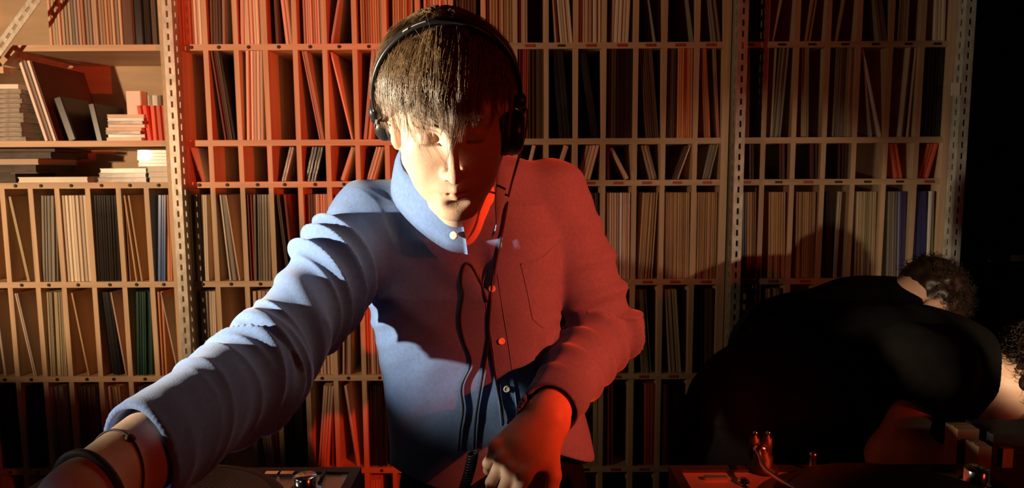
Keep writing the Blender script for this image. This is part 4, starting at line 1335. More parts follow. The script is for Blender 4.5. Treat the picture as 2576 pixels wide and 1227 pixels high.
# third open shelf
zb = SH[3]
zs = zb
for i, (u1, h, m) in enumerate(((38, 0.034, 'dark_book'), (90, 0.030, 'dark_book'), (96, 0.022, 'wall_left'), (128, 0.024, 'dark_book'), (138, 0.012, 'dark_book'))):
    v1, v0 = zpx(zs, 40, yy + 0.02), zpx(zs + h, 40, yy + 0.02)
    flat_case('book', -60, u1, v0, v1, yy + 0.02 + 0.004 * i, 0.22, M[m], f'{ORD[i]} book from the bottom, dark pile at left edge of third open shelf', 'book', 'dark pile of books on the third open shelf')
    zs += h + 0.0003
flat_case('flat_box', 46, 220, zpx(zb + 0.021, 130, yy), zpx(zb, 130, yy), yy - 0.008, 0.2, M['card_white'], 'flat white box lying in front of the dark pile of books', 'box')
zs = zb
for i in range(3):
    h = 0.0165
    flat_case('disc_case', 246 + 3 * i, 370 - 2 * i, zpx(zs + h, 310, yy), zpx(zs, 310, yy), yy, 0.13, M['clear'], f'{ORD[i]} clear case from the bottom, low stack on third open shelf', 'disc case', 'low stack of clear cases on the third open shelf', RND.uniform(-0.04, 0.04))
    zs += h + 0.0003
zs = zb
for i in range(8):
    h = 0.0185 if i < 3 else 0.0115
    flat_case('disc_case', (372 if i < 3 else 347) + RND.uniform(-3, 3), 437, zpx(zs + h, 400, yy), zpx(zs, 400, yy), yy + 0.006, 0.125, M['card_white'] if i < 3 else M['clear'], f'{ORD[i]} disc case from the bottom, stack against metal post, third open shelf', 'disc case', 'stack of cases against the post on the third open shelf')
    zs += h + 0.0003

# ------------------------------------------------------------------ table, decks, mixer
M['table'] = mk('black_table', (0.010, 0.009, 0.008), 0.5, 0.4, 0.3, (20, 20, 20))
M['deck_black'] = mk('black_case', (0.016, 0.015, 0.014), 0.5, 0.4, 0.2, (60, 60, 60), bump=0.2)
M['silver'] = mk('brushed_aluminium', (0.55, 0.47, 0.38), 0.38, 0.5, 0.06, (6, 120, 120), metal=0.6)
M['vinyl'] = mk('black_vinyl', (0.020, 0.016, 0.015), 0.28, 0.5, 0.1)
M['label_red'] = mk('record_label', (0.45, 0.10, 0.06), 0.6)
TZ = 0.985
tb = thing('dj_table', 'black table carrying the two record decks in front of the people', 'table', (0.1, 0.72, 0))
MB().box(-0.95, 0.72, 0.42, 1.00, TZ - 0.04, TZ).build('table_top', M['table'], tb)
for x in (-0.92, 0.69):
    for y in (0.45, 0.97):
        MB().box(x - 0.025, x + 0.025, y - 0.025, y + 0.025, 0, TZ - 0.04).build('leg', M['table'], tb)

sd_ = thing('side_table', 'black side table at the right edge carrying cartons and the lamp', 'table', (1.06, 0.82, 0))
MB().box(0.7205, 1.40, 0.45, 1.20, TZ - 0.04, TZ).build('table_top', M['table'], sd_)
for x in (0.75, 1.37):
    for y in (0.48, 1.17):
        MB().box(x - 0.02, x + 0.02, y - 0.02, y + 0.02, 0, TZ - 0.04).build('leg', M['table'], sd_)

def deck(label, xc, plc, plr_label, arm, knob_side):
    DZ = 1.062
    t = thing('turntable', label, 'turntable', (xc, 0.79, TZ))
    w, y0, y1 = 0.226, 0.61, 0.966
    mb = MB()
    mb.box(xc - w, xc + w, y0, y1, TZ + 0.012, DZ - 0.006)
    mb.build('plinth', M['deck_black'], t)
    for sx_, sy_ in ((-1, y0 + 0.04), (1, y0 + 0.04), (-1, y1 - 0.04), (1, y1 - 0.04)):
        MB().lathe((xc + sx_ * 0.18, sy_, TZ), (0, 0, 1), [(0.026, 0), (0.026, 0.009), (0.02, 0.013)], 20).build('foot', M['deck_black'], t)
    mb = MB()   # raised black rim
    for a in ((xc - w, xc + w, y1 - 0.016, y1), (xc - w, xc + w, y0, y0 + 0.012), (xc - w, xc - w + 0.014, y0 + 0.012, y1 - 0.016), (xc + w - 0.014, xc + w, y0 + 0.012, y1 - 0.016)):
        mb.box(*a, DZ - 0.006, DZ + 0.002)
    mb.build('rim', M['deck_black'], t)
    MB().box(xc - w + 0.0145, xc + w - 0.0145, y0 + 0.0125, y1 - 0.0165, DZ - 0.006, DZ - 0.002).build('top_plate', M['silver'], t)
    px, py = plc
    MB().lathe((px, py, DZ - 0.002), (0, 0, 1), [(0.160, 0), (0.166, 0.003), (0.166, 0.016), (0.160, 0.019), (0.155, 0.019)], 72).build('platter', M['deck_black'], t, True)
    MB().lathe((px, py, DZ + 0.017), (0, 0, 1), [(0.003, 0), (0.003, 0.012), (0.0015, 0.014)], 12).build('spindle', M['chrome'], t, True)
    r = thing('vinyl_record', plr_label, 'record', (px, py, DZ + 0.0172))
    prof = [(0.150, 0.0)]
    for k in range(26):
        prof += [(0.149 - k * 0.0036, 0.0020), (0.1475 - k * 0.0036, 0.0016)]
    MB().lathe((px, py, DZ + 0.0172), (0, 0, 1), prof, 72).build('disc', M['vinyl'], r)
    MB().lathe((px, py, DZ + 0.0190), (0, 0, 1), [(0.050, 0), (0.050, 0.0006), (0.0035, 0.0006)], 40).build('centre_label', M['label_red'], r)
    return t, DZ
cA = WZ(430, 1241, 1.082); cB = WZ(2250, 1235, 1.082)
dkA, DZ = deck('record deck at the left under the reaching arm', -0.452, (cA.x, 0.785), 'black vinyl record on the left deck under the sleeve', None, 1)
dkB, DZ = deck('record deck at the right beside the bending people', 0.458, (cB.x - 0.01, 0.780), 'black vinyl record on the right deck catching red light', None, 1)
def atdk(u, v, z=1.06): return WZ(u, v, z)
# left deck details
a, b = atdk(664, 1200), atdk(740, 1194)
MB().box(a.x, (a.x + b.x) / 2 - 0.002, a.y, a.y + 0.010, DZ - 0.002, DZ + 0.003).build('speed_button', M['chrome'], dkA)
MB().box((a.x + b.x) / 2 + 0.002, b.x, a.y, a.y + 0.010, DZ - 0.002, DZ + 0.003).build('speed_button', M['chrome'], dkA)
p = atdk(770, 1232)
MB().lathe((p.x, p.y, DZ - 0.002), (0, 0, 1), [(0.021, 0), (0.021, 0.004), (0.0155, 0.005), (0.0155, 0.020), (0.0145, 0.0215), (0.001, 0.0215)], 32).build('power_knob', M['chrome'], dkA, True)
p, q = atdk(806, 1216), atdk(818, 1192)
MB().tube([(p.x, p.y, DZ + 0.002), (q.x, q.y, DZ + 0.002)], 0.003, 8).build('slider', M['deck_black'], dkA, True)
# right deck details: tonearm, target lamp, buttons, knob
p = atdk(1918, 1182)
MB().lathe((p.x, p.y, DZ - 0.002), (0, 0, 1), [(0.022, 0), (0.022, 0.006), (0.014, 0.008), (0.014, 0.022), (0.009, 0.026), (0.009, 0.030)], 28).build('tonearm_base', M['deck_black'], dkB, True)
ta = [Vector((p.x - 0.004, p.y + 0.010, DZ + 0.030)), Vector((p.x - 0.012, p.y - 0.02, DZ + 0.026)), Vector((p.x - 0.016, p.y - 0.06, DZ + 0.024)), Vector((p.x + 0.01, p.y - 0.13, DZ + 0.024)), Vector((p.x + 0.07, p.y - 0.19, DZ + 0.022))]
MB().tube(spline(ta, 30), 0.0032, 10).build('tonearm', M['chrome'], dkB, True)
MB().lathe((p.x - 0.003, p.y + 0.004, DZ + 0.028), (0.1, 0.9, 0.1), [(0.004, -0.010), (0.0085, -0.009), (0.0105, -0.003), (0.0105, 0.005), (0.007, 0.011), (0.002, 0.012)], 24).build('counterweight', M['chrome'], dkB, True)
for dx in (-0.009, 0.010):
    MB().lathe((p.x + dx, p.y + 0.012, DZ + 0.012), (0, 0, 1), [(0.0075, 0), (0.0075, 0.030), (0.004, 0.032), (0.004, 0.038), (0.001, 0.040)], 16).build('tonearm_post', M['deck_black'], dkB, True)
    MB().lathe((p.x + dx, p.y + 0.009, DZ + 0.048), (0, -0.3, 1), [(0.0015, 0), (0.0034, 0.002), (0.0034, 0.005), (0.001, 0.007)], 12).build('adjusting_screw', M['chrome'], dkB, True)
p = atdk(2044, 1190)
MB().lathe((p.x, p.y, DZ - 0.002), (0, 0, 1), [(0.0075, 0), (0.0075, 0.002), (0.0048, 0.003), (0.0048, 0.026), (0.0052, 0.027), (0.0052, 0.030), (0.003, 0.032)], 20).build('target_lamp', M['chrome'], dkB, True)
p = atdk(1796, 1206)
MB().box(p.x - 0.014, p.x + 0.018, p.y - 0.004, p.y + 0.004, DZ - 0.002, DZ + 0.003).build('pitch_slider', M['chrome'], dkB)
p = atdk(1870, 1216)
MB().lathe((p.x, p.y, DZ - 0.002), (0, 0, 1), [(0.009, 0), (0.009, 0.004), (0.006, 0.007), (0.001, 0.008)], 20).build('reset_button', M['chrome'], dkB, True)
p = atdk(2468, 1214)
MB().lathe((p.x - 0.008, p.y, DZ - 0.002), (0, 0, 1), [(0.020, 0), (0.020, 0.003), (0.0165, 0.004), (0.0165, 0.020), (0.015, 0.022), (0.001, 0.022)], 32).build('power_knob', M['chrome'], dkB, True)
# mixer between the decks, under the hand
mx = thing('mixer', 'black mixer between the decks under the hand of the person in blue', 'mixer', (0.0, 0.80, TZ))
MB().box(-0.16, 0.16, 0.64, 0.95, TZ, 1.02).build('mixer_body', M['deck_black'], mx)
for i in range(5):
    for j in range(4):
        MB().lathe((-0.12 + i * 0.06, 0.72 + j * 0.05, 1.02), (0, 0, 1), [(0.008, 0), (0.0075, 0.012), (0.006, 0.014), (0.001, 0.014)], 14).build('mixer_knob', M['black_plastic'], mx, True)

# ------------------------------------------------------------------ bracelets on the reaching wrist
axA = (WrA - ElA) / np.linalg.norm(WrA - ElA)
M['cord'] = mk('dark_cord', (0.03, 0.018, 0.012), 0.7)
def bracelet(f, rad, thick, tilt, label, bead):
    c = ElA + (WrA - ElA) * f
    e = np.cross(axA, (0, 0, 1.0)); e /= np.linalg.norm(e); g = np.cross(e, axA)
    ax2 = axA + g * tilt + e * tilt * 0.6
    pts = []
    for k in range(48):
        t = 2 * math.pi * k / 48
        d = e * math.cos(t) + g * math.sin(t)
        o_ = c + axA * (-(d @ (ax2 - axA)) * rad)
        h = BVH_BODY.ray_cast(Vector(o_ + d * 0.12), Vector(-d), 0.14)
        rr = np.linalg.norm(npv(h[0]) - o_) if h[0] is not None else rad
        pts.append(o_ + d * (min(rr, 0.07) + thick * 0.8))
    r = thing('bracelet', label, 'bracelet', c)
    MB().tube(pts, thick, 8, closed=True).build('cord', M['cord'], r, True)
    if bead:
        q = npv(pts[15])
        MB().lathe(q - g * 0.004, g, [(0.001, -0.006), (0.005, -0.003), (0.006, 0.001), (0.004, 0.005), (0.001, 0.007)], 14).build('knot', M['cord'], r, True)
bracelet(0.85, 0.042, 0.0013, 0.35, 'thin dark string bracelet with a knot on the reaching wrist', True)
bracelet(0.97, 0.038, 0.0042, 0.15, 'thick dark cord bracelet nearest the reaching hand', False)

# ------------------------------------------------------------------ unseen lamp housings, with plates added to cut the beams (outside the frame)
def unseen_lamp_rig(pos, az0, el0, blockers, label, lensr=0.045, dist=0.24):
    """doors: (az from, az to, elevation from, elevation to) in degrees, added beam-cutting plates 0.24 m in front of the lamp"""
    d = Vector((math.cos(R_(az0)) * math.cos(R_(el0)), math.sin(R_(az0)) * math.cos(R_(el0)), math.sin(R_(el0))))
    t = thing('unseen_lamp_rig', label, 'lamp', (pos.x, pos.y, 0))
    MB().lathe(pos - d * 0.04, -d, [(lensr + 0.025, 0.0), (lensr + 0.03, 0.02), (lensr + 0.03, 0.12), (lensr, 0.16), (0.01, 0.17)], 28).build('housing', M['black_plastic'], t, True)
    MB().tube([(pos.x - d.x * 0.14, pos.y - d.y * 0.14, 0.02), (pos.x - d.x * 0.14, pos.y - d.y * 0.14, pos.z - d.z * 0.14 - 0.05)], 0.014, 12).build('stand_pole', M['black_plastic'], t, True)
    MB().lathe((pos.x - d.x * 0.14, pos.y - d.y * 0.14, 0), (0, 0, 1), [(0.16, 0), (0.16, 0.015), (0.03, 0.03), (0.015, 0.05)], 28).build('stand_base', M['black_plastic'], t, True)
    for a0, a1, e0, e1 in blockers:  # unseen plates added only to block parts of the beam
        P = []
        for rr in (dist, dist + 0.0015):
            for a, e in ((a0, e0), (a1, e0), (a1, e1), (a0, e1)):
                P.append(pos + Vector((math.cos(R_(a)) * math.cos(R_(e)), math.sin(R_(a)) * math.cos(R_(e)), math.sin(R_(e)))) * rr)
        MB().add(P, BOXF).build('added_blocker', M['table'], t)
unseen_lamp_rig(LAMP_RED, 127, -6, [(72, 120, -62, 40), (140.5, 172, -50, 40), (95, 150, -62, -27)], 'unseen black lamp at the right, with plates added to cut its red beam')
unseen_lamp_rig(LAMP_FACE, 19, 2, [(27, 54, -0.5, 30), (31.5, 54, -30, -0.5)], 'unseen black lamp at the left, with plates added to cut its face beam')
unseen_lamp_rig(LAMP_SHELF, 75, 5, [(40, 78, -60, -21.5), (78, 116, -60, -21.5)], 'unseen black lamp beside the left wall, with plates added to cut its lower beam', dist=0.4)
# ------------------------------------------------------------------ people bending over at the right
M['tee'] = mk('black_tshirt', (0.0034, 0.0026, 0.0021), 0.95, 0.05, 0.25, (40, 40, 40))
M['skin2'] = skin_mat('warm_skin', (0.62, 0.40, 0.28))
M['dark_hair'] = mk('dark_curly_hair', (0.030, 0.017, 0.010), 0.45, 0.4, 0.3)
M['inner_grey'] = mk('grey_undershirt', (0.22, 0.20, 0.18), 0.85, 0.15, 0.1, (60, 60, 60))
def white_tint(o):
    vcol(o, 'tint', np.ones((len(o.data.vertices), 3)))
Y2 = 1.36
p2 = thing('person', 'person in black t-shirt bending low over the right deck', 'person', (W(1800, 1000, Y2).x, Y2, 0))
hip = npv(W(1905, 1040, Y2 + 0.05)); mid = npv(W(2090, 962, Y2 + 0.01)); sho = npv(W(2375, 930, Y2 - 0.02))
neck = npv(W(2474, 934, Y2 - 0.06)); hd = npv(W(2548, 975, Y2 - 0.08))
shn = npv(W(2330, 925, Y2 - 0.17)); eln = npv(W(2245, 1150, Y2 - 0.20)); wrn = npv(W(2420, 1178, Y2 - 0.27))
shf = npv(W(2400, 900, Y2 + 0.12)); elf = npv(W(2385, 1085, Y2 + 0.05)); wrf = npv(W(2375, 1180, Y2 - 0.12))
def frame_from(f, u):
    f = npv(f) / np.linalg.norm(f); u = npv(u); u = u - f * (u @ f); u /= np.linalg.norm(u)
    return np.array([np.cross(u, f), f, u]).T
R2 = frame_from((0.15, 0.50, -0.85), (0.95, -0.05, 0.25))
h2 = lambda x, y, z: hd + R2 @ np.array([x, y, z])
b2 = Field()
b2.add(ell(h2(0, -0.02, 0.04), (0.076, 0.097, 0.086), R2), 0.02)
b2.add(ell(h2(0, 0.022, -0.012), (0.066, 0.070, 0.092), R2), 0.03)
for s in (-1, 1):
    b2.add(cap(h2(s * 0.056, 0.0, -0.062), h2(s * 0.016, 0.076, -0.104), 0.018, 0.015), 0.035)
    b2.add(ell(h2(s * 0.043, 0.054, -0.022), (0.022, 0.022, 0.022), R2), 0.025)
    b2.sub(ell(h2(s * 0.031, 0.099, 0.004), (0.019, 0.016, 0.013), R2), 0.014)
    b2.add(ell(h2(s * 0.031, 0.0735, 0.002), (0.015, 0.014, 0.0128), R2), 0.004)
    b2.add(ell(h2(s * 0.0755, -0.006, -0.006), (0.0085, 0.019, 0.032), R2), 0.008)
    b2.sub(ell(h2(s * 0.085, -0.004, -0.004), (0.0055, 0.009, 0.016), R2), 0.005)
b2.add(ell(h2(0, 0.078, -0.105), (0.022, 0.018, 0.018), R2), 0.022)
b2.add(cap(h2(0, 0.087, 0.014), h2(0, 0.116, -0.036), 0.007, 0.009), 0.013)
b2.add(cap(h2(-0.02, 0.088, -0.074), h2(0.02, 0.088, -0.074), 0.008), 0.01)
b2.add(cap(neck, h2(0, -0.020, -0.05), 0.048, 0.050), 0.03)
b2.add(cap(sho, neck, 0.052, 0.048), 0.02)
b2.add(cap(hip, sho, 0.08, 0.09), 0.04)
for a, b, c in ((shn, eln, wrn), (shf, elf, wrf)):
    b2.add(cap(sho, a, 0.045, 0.03), 0.02)
    b2.add(cap(a, b, 0.034, 0.040), 0.02)
    b2.add(cap(b, b + (c - b) * 0.35, 0.041, 0.042), 0.02)
    b2.add(cap(b + (c - b) * 0.35, c, 0.042, 0.028), 0.02)
    dd = (c - b) / np.linalg.norm(c - b)
    for f, k in hand_prims(c, dd + npv((0.1, -0.1, -0.1)), npv((0, -0.3, 0.95)), 1, [(28, 30, 20)] * 4):
        b2.add(f, k)
V, F = polygonise(b2, (0.1, 0.80, 0.80), (1.35, 1.70, 1.60), 0.0035, 2)
o = np_obj('body', V, F, M['skin2'], p2)
BV2 = BVHTree.FromPolygons(V.tolist(), F.tolist())
M['beard'] = mk('light_brown_beard', (0.16, 0.09, 0.045), 0.5, 0.4, 0.3)
L2 = (V - hd) @ R2
beard = np.exp(-(((L2 - np.array([0, 0.045, -0.085])) / np.array([0.065, 0.055, 0.038])) ** 2).sum(1) * 1.2)
vcol(o, 'tint', 1 - beard[:, None] * np.array([0.55, 0.62, 0.68]))
t2 = Field()
t2.add(cap(hip, mid, 0.148, 0.150), 0.10)
t2.add(cap(mid, sho + npv((-0.05, 0, 0)), 0.148, 0.118), 0.10)
t2.add(cap(mid + npv((0, -0.03, -0.02)), sho + npv((-0.06, -0.04, 0)), 0.130, 0.105), 0.08)
t2.add(cap(sho, neck + npv((-0.035, 0, 0)), 0.100, 0.072), 0.05)
eS = shn + (eln - shn) * 0.42; eF = shf + (elf - shf) * 0.5
t2.add(cap(sho + npv((-0.02, -0.04, 0)), shn, 0.080, 0.072), 0.05)

t2.add(cap(sho, shf, 0.09, 0.07), 0.05)
t2.add(cap(shf, eF, 0.068, 0.060), 0.04)
dS = (eln - shn) / np.linalg.norm(eln - shn)
_c, _h, _i = cap(shn, eS + dS * 0.06, 0.070, 0.064), half(eS, dS), cap(eS - dS * 0.03, eS + dS * 0.1, 0.057, 0.060)
t2.add(lambda P: np.maximum(np.maximum(_c(P), _h(P)), -_i(P)), 0.03)
dN = (h2(0, -0.02, -0.05) - sho); dN /= np.linalg.norm(dN)
nC = npv((0.88, -0.05, -0.47)); nC /= np.linalg.norm(nC); pC = npv(W(2450, 958, Y2 - 0.10))
_pl, _bl = half(pC, nC), ell(neck, (0.17, 0.17, 0.17))
t2.sub(lambda P: np.maximum(-_pl(P), _bl(P)), 0.003)
u2 = Field()
u2.add(cap(sho, neck + npv((-0.02, 0, 0)), 0.088, 0.066), 0.05)
u2.add(cap(sho + npv((0, 0, -0.03)), neck + npv((-0.05, 0, -0.06)), 0.080, 0.050), 0.05)
u2.cut(half(pC + nC * 0.030, nC))
u2.sub(cap(neck - dN * 0.010, neck + dN * 0.1, 0.054, 0.060), 0.004)
Vu, Fu = polygonise(u2, (0.5, 0.95, 0.85), (1.2, 1.60, 1.45), 0.005, 2, 0.03)
Vu, Fu = largest(Vu, Fu)
np_obj('undershirt', Vu, Fu, M['inner_grey'], p2)
V, F = polygonise(t2, (0.1, 0.80, 0.70), (1.35, 1.70, 1.65), 0.0050, 2, 0.05)
V, F = largest(V, F)
V = V + normals(V, F) * (0.006 * wav(V, 22, 71) + 0.003 * wav(V, 55, 72))[:, None]
tee = np_obj('tshirt', V, F, M['tee'], p2)
tr2 = Field()
tr2.add(cap(hip + npv((-0.02, 0, -0.02)), hip + npv((-0.05, 0.02, -0.10)), 0.140, 0.135), 0.05)
for s in (-1, 1):
    k_ = hip + npv((-0.02, s * 0.09, -0.52)); f_ = npv((hip[0] - 0.02, hip[1] + s * 0.10, 0.08))
    tr2.add(cap(hip + npv((-0.05, s * 0.075, -0.12)), k_, 0.09, 0.065), 0.04)
    tr2.add(cap(k_, f_, 0.062, 0.052), 0.03)
V, F = polygonise(tr2, (hip[0] - 0.3, hip[1] - 0.4, 0.0), (hip[0] + 0.3, hip[1] + 0.4, hip[2] + 0.2), 0.009, 2)
np_obj('trousers', V, F, M['trouser'], p2)
for s in (-1, 1):
    x, y = hip[0] - 0.02, hip[1] + s * 0.10
    sf = Field().add(cap((x - 0.03, y, 0.045), (x + 0.15, y, 0.036), 0.044, 0.038), 0.02).add(cap((x, y, 0.05), (x, y, 0.12), 0.044, 0.048), 0.02)
    sf.cut(lambda P: 0.002 - P[..., 2])
    V, F = polygonise(sf, (x - 0.12, y - 0.1, -0.01), (x + 0.25, y + 0.1, 0.2), 0.008, 1)
    np_obj('shoe', V, F, M['shoe'], p2)
# curly hair
def curls(C, R, keep, n, rs, curl_r, length, rad):
    out = []
    for k in range(n):
        d = rs.normal(size=3); d /= np.linalg.norm(d)
        if not keep(d): continue
        base = np.array([0, -0.02, 0.04]) + d * np.array([0.078, 0.099, 0.088])
        t = rs.normal(size=3); t -= d * (t @ d); t /= np.linalg.norm(t); u_ = np.cross(d, t)
        s = np.linspace(0, 1, 11)
        ph = rs.uniform(0, 6.28); tw = rs.uniform(7, 13)
        L = length * rs.uniform(0.6, 1.2)
        P = base + np.outer(s * L * 0.7, d) + np.outer(s * L * 0.5, t) + curl_r * (np.outer(np.cos(tw * s + ph), t) + np.outer(np.sin(tw * s + ph), u_))
        out.append((C + P @ R.T, rad))
    return out
rs = np.random.RandomState(9)
hair_mesh('hair', curls(hd, R2, lambda d: not (d[1] > 0.35 and d[2] < 0.75) and d[2] > -0.35 + 0.55 * d[1], 2400, rs, 0.005, 0.030, 0.0007), p2, M['dark_hair'])
def hair_cap(C, R, parent, front):
    f = Field().add(ell(C + R @ np.array([0, -0.022, 0.046]), (0.083, 0.103, 0.093), R), 0.02)
    f.cut(half(C + R @ np.array([0, front, 0.05]), R @ np.array([0, 0.85, -0.5])), 0.01)
    f.cut(half(C + R @ np.array([0, 0.0, -0.03]), R @ np.array([0, 0.45, -0.9])), 0.01)
    V, F = polygonise(f, C - 0.2, C + 0.2, 0.006, 1)
    V = V + normals(V, F) * (0.004 * wav(V, 160, 63))[:, None]
    np_obj('hair_underlayer', V, F, M['dark_hair'], parent)
hair_cap(hd, R2, p2, 0.04)
beardm = []
for k in range(2600):
    d = np.array([rs.normal() * 0.8, rs.uniform(0.0, 1.0), -rs.uniform(0.3, 1.1)]); d /= np.linalg.norm(d)
    q = np.array([0, 0.022, -0.040])
    h = BV2.ray_cast(Vector(hd + R2 @ (q + d * 0.14)), Vector(-(R2 @ d)), 0.14)
    if h[0] is None: continue
    lp_ = R2.T @ (npv(h[0]) - hd)
    if lp_[2] > -0.052 - 0.25 * max(0, lp_[1] - 0.05) or lp_[1] < 0.005: continue
    e_ = R2 @ d
    t_ = rs.normal(size=3) * 0.5
    P = np.stack([npv(h[0]) - e_ * 0.001, npv(h[0]) + (e_ + t_ * 0.3) * 0.004, npv(h[0]) + (e_ + t_) * 0.008])
    beardm.append((P, 0.0005))
hair_mesh('beard', beardm, p2, M['beard'])
# ---- third figure farther back, only back and head seen
Y3 = 1.86
p3_ = thing('person', 'person in dark clothes bent over behind the one in black t-shirt', 'person', (W(1960, 900, Y3).x, Y3, 0))
hip3 = npv(W(1985, 890, Y3)); sh3 = npv(W(2150, 838, Y3 - 0.05)); hd3 = npv(W(2306, 768, Y3 - 0.10))
b3 = Field()
R3 = frame_from((0.1, -0.1, -0.98), (0.97, 0.1, -0.02))
h3 = lambda x, y, z: hd3 + R3 @ np.array([x, y, z])
b3.add(ell(h3(0, -0.02, 0.04), (0.074, 0.095, 0.084), R3), 0.02)
b3.add(ell(h3(0, 0.022, -0.012), (0.066, 0.070, 0.092), R3), 0.03)
b3.add(cap(h3(0, 0.087, 0.014), h3(0, 0.116, -0.036), 0.007, 0.009), 0.013)
for s in (-1, 1):
    b3.add(ell(h3(s * 0.0755, -0.006, -0.006), (0.0085, 0.019, 0.032), R3), 0.008)
    b3.sub(ell(h3(s * 0.031, 0.099, 0.004), (0.019, 0.016, 0.013), R3), 0.014)
b3.add(cap(sh3, h3(0, -0.02, -0.04), 0.06, 0.055), 0.03)
b3.add(cap(hip3, sh3, 0.09, 0.09), 0.03)
for s in (-1, 1):
    a_ = sh3 + npv((0.0, s * 0.15, -0.03)); e_ = a_ + npv((0.06, 0.0, -0.27)); w_ = e_ + npv((0.20, -0.06, -0.10))
    b3.add(cap(a_, e_, 0.04, 0.036), 0.03); b3.add(cap(e_, w_, 0.036, 0.026), 0.03)
    for f, k in hand_prims(w_, npv((0.9, -0.2, -0.2)), npv((0, -0.2, 0.95)), 1, [(28, 30, 20)] * 4): b3.add(f, k)
V, F = polygonise(b3, (0.3, 1.3, 0.6), (1.7, 2.2, 1.7), 0.006, 2)
o = np_obj('body', V, F, M['skin2'], p3_); white_tint(o)
t3 = Field()
t3.add(cap(hip3, sh3, 0.162, 0.150), 0.08)
t3.add(cap(sh3, sh3 + (hd3 - sh3) * 0.72, 0.12, 0.096), 0.06)
for s in (-1, 1):
    a_ = sh3 + npv((0.0, s * 0.15, -0.03)); e_ = a_ + npv((0.06, 0.0, -0.27)); w_ = e_ + npv((0.20, -0.06, -0.10))
    t3.add(cap(a_, e_, 0.07, 0.055), 0.04); t3.add(cap(e_, e_ + (w_ - e_) * 0.85, 0.052, 0.042), 0.03)
V, F = polygonise(t3, (0.3, 1.3, 0.5), (1.7, 2.3, 1.7), 0.008, 2, 0.03)
V = V + normals(V, F) * (0.006 * wav(V, 24, 81))[:, None]
np_obj('jacket', V, F, M['tee'], p3_)
t3 = Field()
t3.add(cap(hip3, hip3 + npv((-0.03, 0, -0.12)), 0.15, 0.14), 0.05)
for s in (-1, 1):
    k_ = hip3 + npv((0, s * 0.09, -0.55)); f_ = npv((hip3[0], hip3[1] + s * 0.1, 0.08))
    t3.add(cap(hip3 + npv((-0.03, s * 0.08, -0.12)), k_, 0.09, 0.065), 0.04); t3.add(cap(k_, f_, 0.062, 0.052), 0.03)
V, F = polygonise(t3, (hip3[0] - 0.3, hip3[1] - 0.35, 0.0), (hip3[0] + 0.3, hip3[1] + 0.35, hip3[2] + 0.2), 0.010, 2)
np_obj('trousers', V, F, M['trouser'], p3_)
for s in (-1, 1):
    x, y = hip3[0], hip3[1] + s * 0.10
    sf = Field().add(cap((x - 0.03, y, 0.045), (x + 0.15, y, 0.036), 0.044, 0.038), 0.02).add(cap((x, y, 0.05), (x, y, 0.12), 0.044, 0.048), 0.02)
    sf.cut(lambda P: 0.002 - P[..., 2])
    V, F = polygonise(sf, (x - 0.12, y - 0.1, -0.01), (x + 0.25, y + 0.1, 0.2), 0.008, 1)
    np_obj('shoe', V, F, M['shoe'], p3_)
hair_mesh('hair', curls(hd3, R3, lambda d: d[2] > -0.5 - 0.3 * d[1] and d[1] < 0.5, 1300, rs, 0.004, 0.032, 0.0008), p3_, M['dark_hair'])
hair_cap(hd3, R3, p3_, 0.06)

# ------------------------------------------------------------------ right edge: desk lamp, cartons, bottle
lh = npv((1.06, 0.80, 1.25))
ld = npv((-0.05, 0.47, -0.04)); ld /= np.linalg.norm(ld)
dl = thing('desk_lamp', 'black desk lamp just outside the right edge lighting the bearded face', 'lamp', (lh[0] + 0.06, lh[1] - 0.03, TZ))
MB().lathe(lh, ld, [(0.012, -0.060), (0.020, -0.055), (0.026, -0.020), (0.045, 0.030), (0.0435, 0.030), (0.0245, -0.018), (0.010, -0.05)], 36).build('lamp_shade', M['black_plastic'], dl, True)
M['bulb'] = mk('lit_bulb', (1.0, 0.8, 0.5))
_b = M['bulb'].node_tree.nodes['Principled BSDF']
_b.inputs['Emission Color'].default_value = (1.0, 0.74, 0.45, 1); _b.inputs['Emission Strength'].default_value = 30
MB().lathe(lh - ld * 0.012, ld, [(0.006, -0.01), (0.010, 0.0), (0.012, 0.010), (0.008, 0.019), (0.001, 0.022)], 18).build('bulb', M['bulb'], dl, True)
MB().lathe((lh[0] + 0.06, lh[1] - 0.03, TZ), (0, 0, 1), [(0.06, 0), (0.06, 0.012), (0.05, 0.016), (0.008, 0.018)], 32).build('lamp_base', M['black_plastic'], dl, True)
MB().tube(spline([(lh[0] + 0.06, lh[1] - 0.03, TZ + 0.015), npv((lh[0] + 0.085, lh[1] - 0.05, TZ + 0.14)), lh - ld * 0.055], 20), 0.006, 10).build('lamp_neck', M['black_plastic'], dl, True)
l = bpy.data.lights.new('desk_lamp_light', 'SPOT')
l.color = (1.0, 0.76, 0.50); l.energy = 14; l.spot_size = math.radians(50); l.spot_blend = 0.5; l.shadow_soft_size = 0.012
lo = bpy.data.objects.new('desk_lamp_light', l); COL.objects.link(lo)
lo.parent = dl
lo.location = Vector(lh + ld * 0.034) - LOC[dl.name]
lo.rotation_euler = Vector(ld).to_track_quat('-Z', 'Y').to_euler()
M['carton'] = mk('brown_carton', (0.22, 0.14, 0.075), 0.75, 0.2, 0.12, (30, 30, 30))
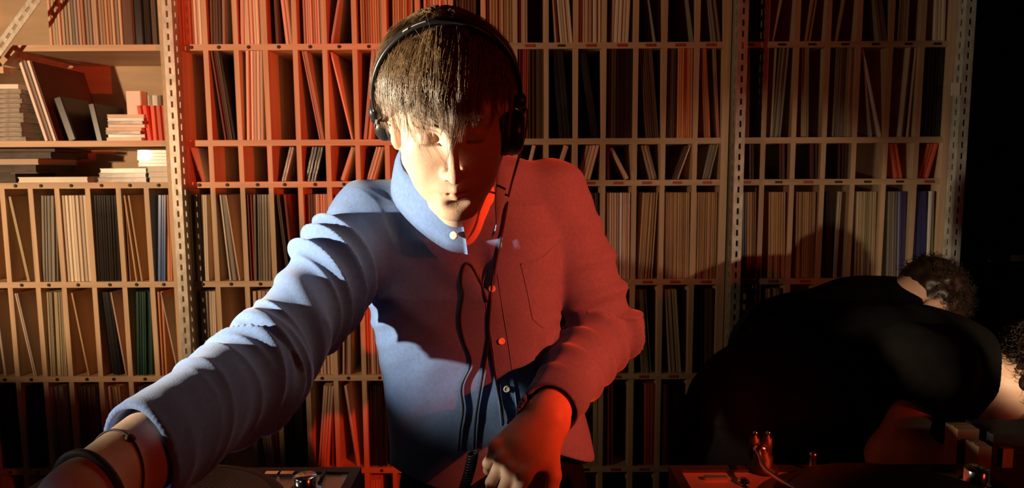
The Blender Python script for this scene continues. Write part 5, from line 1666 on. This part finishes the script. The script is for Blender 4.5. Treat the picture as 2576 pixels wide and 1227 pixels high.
for (u0, u1, vt, yb, lab) in ((2410, 2464, 1080, 1.01, 'taller brown carton standing behind the right deck near the lamp'), (2463, 2496, 1124, 0.975, 'shorter brown carton standing beside the taller one near the lamp')):
    a, b = W(u0, vt, yb), W(u1, vt, yb)
    mb = MB().box(a.x, b.x, yb, yb + 0.03, 0.0, a.z)
    mb.V = [(x, y, max(z, TZ)) for x, y, z in mb.V]
    mb.box(a.x + 0.001, b.x - 0.001, yb + 0.012, yb + 0.018, a.z, a.z + 0.0012)
    tag(mb.build('carton', M['carton'], origin=(a.x, yb, TZ)), lab, 'carton')

# black equipment case at the right edge, in front of the lamp
a, b = W(2500, 1092, 1.0), W(2650, 1092, 1.0)
ec = thing('equipment_case', 'black equipment case at the right edge below the bearded face', 'case', (a.x, 1.0, TZ))
MB().box(a.x, b.x, 1.00, 1.06, TZ, a.z - 0.035).build('case_body', M['deck_black'], ec)
MB().box(a.x - 0.002, b.x + 0.002, 0.998, 1.062, a.z - 0.033, a.z).build('case_lid', M['deck_black'], ec)
for k in (0.2, 0.75):
    x = a.x + (b.x - a.x) * k
    MB().box(x - 0.008, x + 0.008, 0.992, 0.998, a.z - 0.050, a.z - 0.020).build('latch', M['chrome'], ec)

# dark ledge on the far right
a, b = W(2440, 650, 2.55), W(2760, 650, 2.55)
M['ledge'] = mk('dark_stained_wood', (0.045, 0.022, 0.012), 0.6, 0.3, 0.3, (3, 30, 40))
lg = thing('wall_ledge', 'dark wooden ledge on the wall at the far right behind the people', 'ledge', (a.x, WALLY, a.z))
MB().box(a.x, b.x, 2.55, WALLY, a.z - 0.012, a.z + 0.012).build('ledge_board', M['ledge'], lg)
for x in (a.x + 0.06, b.x - 0.06):
    MB().add([(x - 0.01, WALLY, a.z - 0.012), (x + 0.01, WALLY, a.z - 0.012), (x + 0.01, WALLY, a.z - 0.14), (x - 0.01, WALLY, a.z - 0.14), (x - 0.01, 2.60, a.z - 0.012), (x + 0.01, 2.60, a.z - 0.012)], [(0, 1, 2, 3), (0, 4, 5, 1), (3, 2, 5, 4), (0, 3, 4), (1, 5, 2)]).build('ledge_bracket', M['ledge'], lg)
